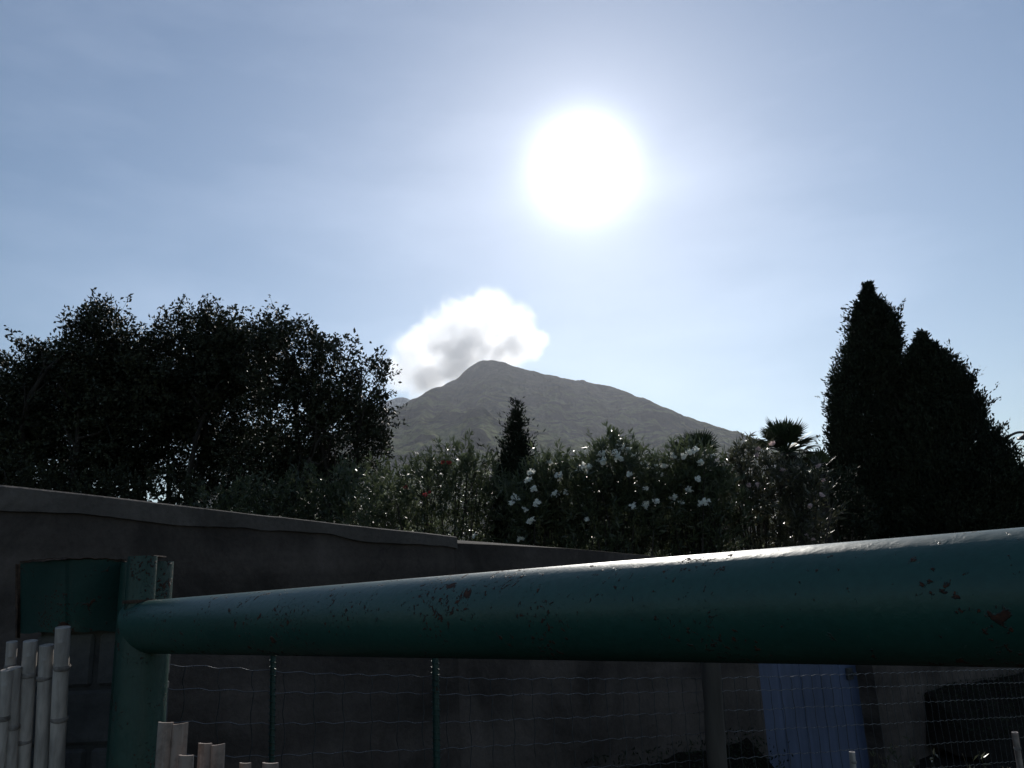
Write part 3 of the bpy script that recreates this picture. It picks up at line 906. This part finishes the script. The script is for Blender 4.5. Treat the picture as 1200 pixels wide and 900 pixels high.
for (x1, y1, x2, y2, wpx, mt_) in ((318, 742, 316, 896, 7, 'post'), (507, 742, 509, 896, 9, 'post')):
    s1, z1 = fs(x1, y1); s2, z2 = fs(x2, y2)
    dep = np.dot(fpt(s1, z1) - CAM, fw); r = 0.5 * wpx / F * dep
    k = z1 / (z1 - z2)
    top_, bot_ = fpt(s1, z1, 0.012), fpt(s1 + (s2 - s1) * k, -0.02, 0.012)
    rod = MB().tube([bot_, top_], r * 0.85, 16).build('rod', MAT['post'], t, True)
    # binding wire twisted round the rod
    pts = []; H = z1
    for i in range(int(H * 900)):
        u = i / (H * 900); a = u * H / 0.016 * 2 * math.pi
        c = bot_ + (top_ - bot_) * u
        pts.append(c + (FD * math.cos(a) + FN * math.sin(a)) * (r + 0.0008))
    MB().tube(pts, 0.0011, 4).build('binding_wire', MAT['post'], rod, True, fix=False)
s1, z1 = fs(820, 742); s2, z2 = fs(833, 896); k = z1 / (z1 - z2)
dep = np.dot(fpt(s1, z1) - CAM, fw); r = 0.5 * 21 / F * dep
pts = [fpt(s1 + (s2 - s1) * k * (1 - u), -0.02 + (z1 + .02) * u, 0.035) + np.array([0.004 * math.sin(9 * u), 0, 0]) for u in np.linspace(0, 1, 12)]
MB().tube(pts, [r * (1.04 + 0.05 * math.sin(i * 2.2)) for i in range(12)], 14).build('timber_post', MAT['timber'], t, True)

# stakes by the right edge
cane('garden_stake', 999, 881, 1001, 905, 7, 3.1, 'short pale garden stake in front of the blue door', 'stake', 'garden stakes at the right', (0.5,))
cane('garden_stake', 1189, 858, 1197, 905, 7, 2.6, 'slim brown garden stake near the right edge, below the rail', 'stake', 'garden stakes at the right', (0.4,), mat='stake')

# ------------------------------------------------------------------ leaves
def leaf_quads(P, D, Ln, Wd, fold=0.25):
    """kite-shaped leaves: base P, direction D (unit), length, width"""
    n = len(P)
    r = rng.normal(size=(n, 3)); s = np.cross(D, r); s /= np.linalg.norm(s, axis=1)[:, None] + 1e-9
    nn = np.cross(D, s)
    Ln = np.broadcast_to(Ln, n)[:, None]; Wd = np.broadcast_to(Wd, n)[:, None]
    mid = P + D * Ln * 0.45
    v = np.stack([P, mid + s * Wd * 0.5 + nn * Wd * fold, P + D * Ln - nn * Wd * fold * 0.4, mid - s * Wd * 0.5 + nn * Wd * fold], 1)
    return v.reshape(-1, 3), np.arange(4 * n).reshape(n, 4)
def unit(v): return v / (np.linalg.norm(v, axis=-1, keepdims=True) + 1e-9)
def blob_world(bl, depth, squash=1.0):
    out = []
    for q in bl:
        x, y, r = q[:3]; dz = q[3] if len(q) > 3 else 0.0
        out.append((at(x, y, depth + dz), r / F * (depth + dz)))
    return out
def clump_cloud(cen, per_area, seed_scale=1.0):
    """clump centres: shells and some interior of each blob, kept out of noise gaps"""
    pts = []; outd = []
    for c, r in cen:
        n = int(per_area * r * r * 12.5)
        d = unit(rng.normal(size=(n, 3)))
        rad = r * np.where(rng.random(n) < 0.72, rng.uniform(0.78, 1.0, n), rng.uniform(0.25, 0.8, n))
        pts.append(c + d * rad[:, None]); outd.append(d)
    P = np.concatenate(pts); D = np.concatenate(outd)
    return P, D
def trunk(parent, base, tips, r0, name='trunk', mat='bark'):
    b = MB()
    fork = base + np.array([0, 0, 0.0])
    top = np.mean(tips, 0); hfork = base + (top - base) * 0.38
    pts = [base + (hfork - base) * u + np.array([0.06 * math.sin(3 * u + r0 * 50), 0.05 * math.cos(4 * u), 0]) for u in np.linspace(0, 1, 7)]
    b.tube(pts, [r0 * (1.15 - 0.35 * u) for u in np.linspace(0, 1, 7)], 10)
    for tip in tips:
        s0 = pts[-1]; k = []
        bend = rng.normal(size=3) * 0.12 * np.linalg.norm(tip - s0)
        for u in np.linspace(0, 1, 8):
            k.append(s0 + (tip - s0) * u + bend * math.sin(math.pi * u))
        b.tube(k, [r0 * 0.62 * (1 - 0.85 * u) for u in np.linspace(0, 1, 8)], 7)
        for _ in range(5):
            u = rng.uniform(0.35, 0.9); p = s0 + (tip - s0) * u + bend * math.sin(math.pi * u)
            e = p + unit(rng.normal(size=3) + unit(tip - s0) * 1.0 + np.array([0, 0, .4])) * rng.uniform(0.3, 0.8)
            b.tube([p, (p + e) / 2 + rng.normal(size=3) * .05, e], [r0 * 0.2, r0 * 0.13, r0 * 0.05], 5)
    return b.build(name, MAT[mat], parent, True, fix=False)

def leafy_tree(name, bl, depth, label, cat, group, lmat, per_area, leaves, leaf, base_px, r0, spread=0.16, twig=0.32):
    cen = blob_world(bl, depth)
    P, D = clump_cloud(cen, per_area)
    # airy gaps: drop clumps where a coarse noise is low
    g = fbm(P * 1.7 + 31, 3)
    keep = g > 0.36
    P, D = P[keep], D[keep]
    V = []; Q = []
    n = len(P)
    tone = fbm(P * 2.4 + 7, 3)                       # lighter and darker clumps of leaves
    tw = unit(D + rng.normal(size=(n, 3)) * 0.55 + np.array([0, 0, 0.45]))
    u = rng.random((n, leaves))
    L_ = twig * rng.uniform(0.5, 1.25, (n, 1))
    base = P[:, None, :] + tw[:, None, :] * (u * L_)[:, :, None] + rng.normal(size=(n, leaves, 3)) * spread * (1 - 0.75 * u[:, :, None]) * 0.45
    dirs = unit(tw[:, None, :] * 0.8 + rng.normal(size=(n, leaves, 3)) * 0.8)
    ln = leaf[0] * rng.uniform(0.6, 1.25, n * leaves)
    v, f = leaf_quads(base.reshape(-1, 3), dirs.reshape(-1, 3), ln, ln * leaf[1])
    rnd = np.clip(np.repeat((tone - 0.3) * 1.5, leaves) * 0.7 + rng.random(n * leaves) * 0.42 - 0.02, 0, 1)
    bp = at(base_px[0], base_px[1], depth); bp[2] = 0.0
    t = thing(name, bp, label, cat, group)
    # twig stems: slim triangular blades through each clump
    st = P - tw * 0.25; en = P + tw * L_[:, :1] * 0.95
    sd_ = unit(np.cross(tw, rng.normal(size=(n, 3)))) * 0.006
    tv = np.stack([st - sd_, st + sd_, en + sd_ * .3, en - sd_ * .3], 1).reshape(-1, 3)
    tf = np.arange(4 * n).reshape(n, 4) + len(v)
    obj('crown', np.concatenate([v, tv]), np.concatenate([f, tf]), MAT[lmat], t, rnd=np.concatenate([rnd, np.zeros(n)]))
    trunk(t, bp, [c + np.array([0, 0, r * 0.3]) for c, r in cen[:6]], r0)
    return t

GT = 'dark evergreen trees behind the capped wall'
DT = 11.5
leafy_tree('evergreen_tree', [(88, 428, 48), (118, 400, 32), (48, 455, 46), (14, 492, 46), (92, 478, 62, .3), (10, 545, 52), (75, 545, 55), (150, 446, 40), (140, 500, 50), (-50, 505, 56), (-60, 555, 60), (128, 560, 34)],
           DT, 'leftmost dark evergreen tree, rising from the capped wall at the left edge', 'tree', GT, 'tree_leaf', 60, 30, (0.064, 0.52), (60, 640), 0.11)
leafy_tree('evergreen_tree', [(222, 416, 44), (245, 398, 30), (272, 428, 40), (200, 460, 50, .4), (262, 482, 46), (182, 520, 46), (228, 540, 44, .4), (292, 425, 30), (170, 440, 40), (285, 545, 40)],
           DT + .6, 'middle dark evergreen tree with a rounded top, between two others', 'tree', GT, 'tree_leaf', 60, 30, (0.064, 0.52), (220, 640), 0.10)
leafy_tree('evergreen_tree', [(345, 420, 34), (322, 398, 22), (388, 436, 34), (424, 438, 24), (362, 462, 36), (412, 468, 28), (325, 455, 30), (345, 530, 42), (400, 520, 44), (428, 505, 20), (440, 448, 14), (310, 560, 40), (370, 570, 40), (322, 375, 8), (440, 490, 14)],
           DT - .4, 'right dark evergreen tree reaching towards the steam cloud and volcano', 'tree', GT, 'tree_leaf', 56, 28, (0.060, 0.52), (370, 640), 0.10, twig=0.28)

# ------------------------------------------------------------------ oleanders and shrubs
def shrub(name, bl, depth, label, cat, group, lmat, per_area, leaves, leaf, base_x, flowers=(), petal='petal_white', fsize=0.082):
    cen = blob_world(bl, depth)
    cen = [(c + UPZ * 0.07, r) for c, r in cen]
    P, D = clump_cloud(cen, per_area)
    P, D = P[P[:, 2] > 0.15], D[P[:, 2] > 0.15]
    n = len(P)
    tone = fbm(P * 3.0 + 3, 3)
    tw = unit(D * 0.55 + rng.normal(size=(n, 3)) * 0.3 + np.array([0, 0, 0.9]))
    u = rng.random((n, leaves)) ** 0.8
    L_ = rng.uniform(0.10, 0.25, (n, 1))
    base = P[:, None, :] + tw[:, None, :] * (u * L_)[:, :, None]
    dirs = unit(tw[:, None, :] * 0.9 + rng.normal(size=(n, leaves, 3)) * 0.62)
    ln = leaf[0] * rng.uniform(0.6, 1.2, n * leaves)
    v, f = leaf_quads(base.reshape(-1, 3), dirs.reshape(-1, 3), ln, ln * leaf[1], 0.15)
    rnd = np.clip(np.repeat((tone - 0.3) * 1.4, leaves) * 0.6 + rng.random(n * leaves) * 0.5 - 0.05, 0, 1)
    bp = at(base_x, 640, depth); bp[2] = 0
    t = thing(name, bp, label, cat, group)
    obj('foliage', v, f, MAT[lmat], t, rnd=rnd)
    b = MB()
    for c, r in cen:
        for _ in range(4):
            e = c + rng.normal(size=3) * r * 0.4; s = bp + np.array([rng.normal() * .12, rng.normal() * .12, 0])
            b.tube([s, s + (e - s) * .5 + rng.normal(size=3) * .06, e], [0.016, 0.011, 0.005], 6)
    b.build('stems', MAT['bark'], t, True, fix=False)
    for (x, y, sz) in flowers:
        c = at(x, y, depth - 0.35 * rng.random() - (0.25 if y > 560 else 0.05))
        k = int(34 * sz)
        pp = c + unit(rng.normal(size=(k, 3))) * rng.random((k, 1)) ** 0.6 * fsize * 0.78 * math.sqrt(sz) * np.array([1, 1, 0.75])
        # each blossom: five petals
        pp5 = np.repeat(pp, 5, 0); ax_n = np.repeat(unit(rng.normal(size=(k, 3)) + np.array([0, -0.5, 0.8])), 5, 0)
        a = np.tile(np.arange(5) * 2 * math.pi / 5, k)
        e1 = unit(np.cross(ax_n, np.array([0.3, 0.9, 0.2]))); e2 = np.cross(ax_n, e1)
        dd = unit(e1 * np.cos(a)[:, None] + e2 * np.sin(a)[:, None] + ax_n * 0.35)
        # petals lie in the blossom plane
        side = np.cross(ax_n, dd); lnp = 0.019 * rng.uniform(0.8, 1.15)
        mid = pp5 + dd * lnp * 0.65
        vv = np.stack([pp5, mid + side * lnp * .42, pp5 + dd * lnp, mid - side * lnp * .42], 1).reshape(-1, 3)
        obj('flower_cluster', vv, np.arange(20 * k).reshape(5 * k, 4), MAT[petal], t, rnd=rng.random(5 * k))
    return t
GO = 'oleander bushes behind the lower wall'
OL = (0.088, 0.20)
shrub('oleander_bush', [(468, 600, 34), (440, 610, 30), (500, 590, 36), (528, 570, 32), (505, 562, 18), (560, 575, 30), (545, 556, 20), (520, 615, 40), (575, 600, 34), (480, 640, 42), (560, 645, 42), (430, 645, 38), (590, 640, 30)],
      9.0, 'oleander bush with a few red flowers, between the evergreen tree and small cypress', 'bush', GO, 'shrub_leaf', 56, 14, OL, 510,
      [(476, 571, .35), (526, 542, .45), (519, 541, .25), (498, 580, .3), (503, 577, .25)], 'petal_red', 0.05)
shrub('oleander_bush', [(640, 580, 28), (622, 600, 28), (665, 590, 30), (650, 562, 16), (640, 620, 36), (675, 620, 36), (630, 655, 34), (670, 655, 34)],
      8.6, 'white-flowered oleander bush just right of the small cypress', 'bush', GO, 'shrub_leaf', 100, 15, OL, 645,
      [(622, 553, .7), (619, 562, .6), (626, 572, .5), (655, 557, .5), (662, 577, .4), (645, 542, .4), (650, 579, .5), (628, 590, .5), (604, 583, .6), (599, 590, .4), (615, 597, .3), (622, 610, .5), (555, 628, .4), (610, 631, .4), (685, 592, .4), (687, 608, .3)], 'petal_white')
shrub('oleander_bush', [(722, 565, 36), (705, 590, 32), (745, 585, 34), (725, 548, 22), (690, 575, 24), (720, 620, 42), (755, 620, 36), (700, 650, 34), (745, 655, 34)],
      8.3, 'tallest white-flowered oleander bush, in front of the volcano slope', 'bush', GO, 'shrub_leaf', 100, 15, OL, 725,
      [(727, 524, .9), (735, 528, .7), (722, 530, .5), (705, 532, .6), (708, 540, .7), (726, 537, .6), (742, 533, .5), (702, 540, .4), (688, 548, .9), (681, 550, .6), (755, 545, .7), (765, 546, .6), (739, 556, .3), (758, 573, .35), (757, 592, .5), (742, 593, .4), (688, 608, .3), (770, 587, .35)], 'petal_white')
shrub('oleander_bush', [(805, 566, 32), (785, 592, 32), (828, 584, 30), (788, 562, 18), (815, 556, 18), (800, 620, 42), (840, 615, 36), (785, 652, 34), (835, 655, 36)],
      8.5, 'white-flowered oleander bush below the low fan palm', 'bush', GO, 'shrub_leaf', 100, 15, OL, 805,
      [(808, 529, .5), (816, 527, .4), (802, 535, .4), (787, 535, .5), (825, 536, .5), (820, 542, .5), (817, 561, .4), (808, 574, .5), (789, 582, .6), (827, 588, .7), (799, 589, .4), (778, 546, .6), (774, 556, .4), (821, 590, .4), (833, 534, .3)], 'petal_white')
shrub('oleander_bush', [(880, 568, 30), (893, 556, 20), (925, 584, 26), (862, 580, 28), (880, 548, 16), (948, 574, 20), (910, 600, 40), (865, 615, 42), (945, 585, 24), (930, 625, 40), (955, 620, 26), (880, 655, 36), (925, 658, 36)],
      8.8, 'brownish oleander bush with scattered pale flowers, beneath the taller palm', 'bush', GO, 'rust_leaf', 60, 14, OL, 900,
      [(889, 526, .3), (905, 520, .4), (886, 533, .25), (917, 551, .3), (888, 568, .35), (877, 568, .3), (958, 546, .25), (963, 580, .3), (950, 593, .3), (965, 563, .25), (842, 602, .2), (848, 618, .2), (857, 627, .2), (945, 627, .3), (952, 632, .25)], 'petal_pink', 0.055)
shrub('garden_shrub', [(395, 590, 34), (430, 595, 28), (360, 600, 34), (330, 610, 36), (400, 620, 40), (440, 570, 16), (290, 610, 36), (250, 615, 30)],
      9.6, 'grey-green garden shrub under the right evergreen tree', 'bush', None, 'shrub_leaf', 60, 14, (0.075, 0.3), 390)
shrub('garden_shrub', [(60, 600, 42), (125, 596, 36), (10, 590, 44), (185, 598, 38), (225, 606, 32), (155, 600, 30)],
      10.4, 'dark garden shrub under the leftmost evergreen tree, low on the wall top', 'bush', None, 'tree_leaf', 46, 16, (0.065, 0.4), 100)
shrub('garden_shrub', [(968, 600, 20), (985, 590, 24), (975, 625, 30), (1000, 620, 28)],
      11.5, 'brownish garden shrub at the left foot of the tall cypress', 'bush', None, 'cypress_leaf', 70, 16, (0.075, 0.35), 978)

# ------------------------------------------------------------------ conifers
def conifer(name, prof, depth, label, group, n_spray, leaf, cat='tree', r0=0.12, sparse_top=0.0, per=22):
    """prof: (y, left x, right x) of the outline from tip to base"""
    ys = np.array([p[0] for p in prof], float); lx = np.array([p[1] for p in prof], float); rx = np.array([p[2] for p in prof], float)
    w = (rx - lx) / 2 + 4
    pdf = np.interp(np.linspace(ys[0], ys[-1], 400), ys, w); cdf = np.cumsum(pdf); cdf /= cdf[-1]
    yy = np.interp(rng.random(n_spray), cdf, np.linspace(ys[0], ys[-1], 400))
    a = rng.uniform(0, 2 * math.pi, n_spray)
    rad = np.where(rng.random(n_spray) < 0.8, rng.uniform(0.82, 1.0, n_spray), rng.uniform(0.2, 0.85, n_spray))
    lump = 1 + 0.4 * (fbm(np.stack([np.cos(a) * 2.4 + yy * 0.03, np.sin(a) * 2.4, yy * 0.055], -1), 4) - 0.5)
    cx = np.interp(yy, ys, (lx + rx) / 2); hw = np.interp(yy, ys, (rx - lx) / 2)
    k = depth / F
    c = CAM[None] + (fw[None] + rt[None] * ((cx - 600) / F)[:, None] + up[None] * ((450 - yy) / F)[:, None]) * depth
    fh = np.array([0, 1.0, 0])
    rr = np.maximum(hw * rad * lump * k - 0.055, 0.01)
    P = c + rt0[None] * (np.cos(a) * rr)[:, None] + fh[None] * (np.sin(a) * rr)[:, None]
    if sparse_top:
        keep = ~((yy < ys[0] + sparse_top) & (rng.random(n_spray) < 0.45)); P, a, yy = P[keep], a[keep], yy[keep]
    n = len(P)
    tw = unit(np.stack([np.cos(a) * 0.5, np.sin(a) * 0.5, np.ones(n) * 1.0], -1) + rng.normal(size=(n, 3)) * 0.28)
    u = rng.random((n, per)); L_ = rng.uniform(0.10, 0.30, (n, 1)) * np.clip((yy[:, None] - ys[0]) / 50, 0.25, 1)
    L_ = np.where(rng.random((n, 1)) < 0.14, L_ * 1.7, L_)
    base = P[:, None] + tw[:, None] * (u * L_)[:, :, None] + rng.normal(size=(n, per, 3)) * 0.022
    dirs = unit(tw[:, None] + rng.normal(size=(n, per, 3)) * 0.45)
    ln = leaf[0] * rng.uniform(0.6, 1.3, n * per)
    v, f = leaf_quads(base.reshape(-1, 3), dirs.reshape(-1, 3), ln, ln * leaf[1], 0.1)
    tone = fbm(P * 2.2 + 40, 3)
    rnd = np.clip(np.repeat((tone - .3) * 1.3, per) * .7 + rng.random(n * per) * .4 - .05, 0, 1)
    bp = at((lx[-1] + rx[-1]) / 2, ys[-1], depth); bp[2] = 0
    tip = at((lx[0] + rx[0]) / 2, ys[0] + 8, depth)
    t = thing(name, bp, label, cat, group)
    obj('crown', v, f, MAT['cypress_leaf'], t, rnd=rnd)
    b = MB().tube([bp + (tip - bp) * u + np.array([.02 * math.sin(u * 9), 0, 0]) for u in np.linspace(0, 1, 9)], [r0 * (1 - .93 * u) for u in np.linspace(0, 1, 9)], 9)
    for _ in range(60):
        u = rng.uniform(.15, .95); p = bp + (tip - bp) * u; y_ = ys[-1] + (ys[0] - ys[-1]) * u
        h_ = np.interp(y_, ys, (rx - lx) / 2) * k * .85; an = rng.uniform(0, 6.28)
        e = p + np.array([math.cos(an) * h_, math.sin(an) * h_, h_ * .8])
        b.tube([p, (p + e) / 2 + np.array([0, 0, -.05 * h_]), e], [.02 * (1.1 - u), .012 * (1.1 - u), .004], 5)
    b.build('trunk', MAT['bark'], t, True, fix=False)
    return t
GCY = 'two large cypresses at the right'
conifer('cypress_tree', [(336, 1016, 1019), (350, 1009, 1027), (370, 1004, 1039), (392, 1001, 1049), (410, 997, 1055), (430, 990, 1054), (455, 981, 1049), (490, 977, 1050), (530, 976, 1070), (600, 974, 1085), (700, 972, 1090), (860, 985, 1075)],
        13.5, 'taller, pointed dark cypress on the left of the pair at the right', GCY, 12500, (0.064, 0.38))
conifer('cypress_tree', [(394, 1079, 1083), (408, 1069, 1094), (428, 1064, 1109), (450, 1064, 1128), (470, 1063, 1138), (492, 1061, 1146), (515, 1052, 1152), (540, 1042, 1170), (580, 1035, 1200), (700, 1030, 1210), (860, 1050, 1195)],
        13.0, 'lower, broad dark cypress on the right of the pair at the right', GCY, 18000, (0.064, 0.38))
conifer('cypress_tree', [(474, 604, 606), (498, 603, 608), (520, 601, 610), (526, 597, 614), (545, 592, 619), (570, 585, 625), (620, 580, 630), (720, 584, 626)],
        9.3, 'small narrow cypress with a thin tip, standing among the oleanders before the volcano', None, 1500, (0.05, 0.34), r0=0.04, sparse_top=34)

# ------------------------------------------------------------------ palms
def fan_palm(x, y, depth, label, n_fr, size, base_x, tilt=1.0):
    c = at(x, y, depth); bp = at(base_x, 640, depth); bp[2] = 0
    t = thing('fan_palm', bp, label, 'palm', None)
    b = MB().tube([bp + (c - bp) * u for u in np.linspace(0, 1, 12)], [0.11 + 0.02 * (i % 2) for i in range(12)], 12)
    b.build('trunk', MAT['bark'], t, True)
    for i in range(n_fr):
        az = i * 2.399; el = R(78) - (i / n_fr) * R(100) * tilt
        d = np.array([math.cos(az) * math.cos(el), math.sin(az) * math.cos(el), math.sin(el)])
        pet = size * rng.uniform(0.38, 0.52)
        h = c + d * pet
        b = MB().tube([c, c + d * pet * .5 + np.array([0, 0, .01]), h], [0.012, 0.009, 0.006], 6)
        side = unit(np.cross(d, UPZ + rng.normal(size=3) * .15)); nn = np.cross(side, d)
        V = []; Fc = []
        nl = 17
        for k in range(nl):
            an = R(-78) + R(156) * k / (nl - 1)
            dd = unit(d * math.cos(an) + side * math.sin(an) + nn * 0.12)
            ll = size * (0.62 - 0.16 * abs(an) / 1.4) * rng.uniform(.9, 1.08)
            sl = unit(np.cross(dd, nn)); w_ = ll * 0.055
            m0 = h + dd * ll * .5 + nn * .006; tip = h + dd * ll - UPZ * ll * .10
            q = len(V)
            V += [h, m0 + sl * w_, tip, m0 - sl * w_]
            Fc.append((q, q + 1, q + 2, q + 3))
        b.add(V, Fc)
        nf = len(b.f)
        obj('frond', b.v, b.f, MAT['palm_leaf'], t, rnd=rng.random(nf))
    return t
fan_palm(921, 531, 9.5, 'taller fan palm with a stiff rounded head, left of the cypress pair', 30, 0.46, 925)
fan_palm(818, 542, 9.4, 'low fan palm with upright fronds behind the white oleanders', 20, 0.40, 820, 0.45)
fan_palm(958, 556, 9.9, 'small fan palm half hidden between the taller palm and the cypress pair', 12, 0.36, 955)

# ------------------------------------------------------------------ street lamp behind the right cypress
t = thing('street_lamp', (*at(1180, 640, 17)[:2], 0), 'dark street lamp whose curved arm shows right of the broad cypress', 'street lamp')
pb = at(1180, 640, 17); pt = at(1176, 516, 17); pb[2] = 0; pt = np.array([pb[0], pb[1], pt[2]])
MB().tube([pb, pb + (pt - pb) * .3, pt], [0.055, 0.045, 0.035], 16).build('pole', MAT['steel_dark'], t, True)
arm = [at(1176 + 30 * u, 516 - 9.5 * math.sin(min(1, u * 1.5) * math.pi / 2) + 4.5 * max(0, u - .72) ** 1.2, 17) for u in np.linspace(0, 1, 12)]
arm[0] = pt + np.array([0, 0, -0.02])
MB().tube(arm, [0.026] * 12, 10).build('arm', MAT['steel_dark'], t, True)
e = at(1202, 512.5, 17)
MB().tube([e + np.array([0, 0, .09]), e + np.array([0, 0, .05]), e + np.array([0, 0, 0.01]), e + np.array([0, 0, -.03])], [0.03, 0.06, 0.15, 0.17], 20).build('lamp_shade', MAT['steel_dark'], t, True)

# ------------------------------------------------------------------ weeds by the bank
def weed(x, y, depth, h, label, nst):
    p = at(x, y, depth); p[2] = max(0.0, p[2] - h)
    t = thing('dry_weed', p, label, 'weed', 'dry weeds at the lower right')
    b = MB(); rn = []
    for i in range(nst):
        e = p + np.array([rng.normal() * .07, rng.normal() * .05, h * rng.uniform(.7, 1.05)])
        b.tube([p, (p + e) / 2 + rng.normal(size=3) * .012, e], [.003, .0022, .001], 5)
        for _ in range(9):
            u = rng.uniform(.35, 1); c = p + (e - p) * u; d = unit(rng.normal(size=3) + np.array([0, 0, .8]))
            v, f = leaf_quads(c[None], d[None], 0.035, 0.011)
            b.add(v, [(0, 1, 2, 3)])
    o = obj('stalks', b.v, b.f, MAT['rust_leaf'], t, rnd=rng.random(len(b.f)))
weed(1060, 868, 3.6, 0.30, 'thin dry weed to the right of the blue door pillar', 5)
weed(1152, 876, 2.9, 0.26, 'dry weed beside the slim brown stake at the lower right', 7)
weed(1025, 872, 3.8, 0.24, 'sparse dry weed at the foot of the blue door', 4)

# ------------------------------------------------------------------ tiny dark leaves added over the bank to darken its sky-lit slope (uncountable)
Bk = np.array(BANK); sel = rng.integers(0, len(Bk), 22000)
Pb = Bk[sel] + rng.normal(size=(22000, 3)) * np.array([0.05, 0.05, 0.012]) + np.array([0, 0, 0.01])
Pb = Pb[Pb[:, 2] > 0.09]; nb = len(Pb)
Db = unit(rng.normal(size=(nb, 3)) * 0.8 + np.array([0, -0.2, 0.7]))
lb = rng.uniform(0.010, 0.026, nb)
v, f = leaf_quads(Pb, Db, lb, lb * 0.35)
gc = obj('bank_darkening_leaves', v, f, MAT['cypress_leaf'], rnd=rng.random(nb) * 0.7)
gc['kind'] = 'stuff'
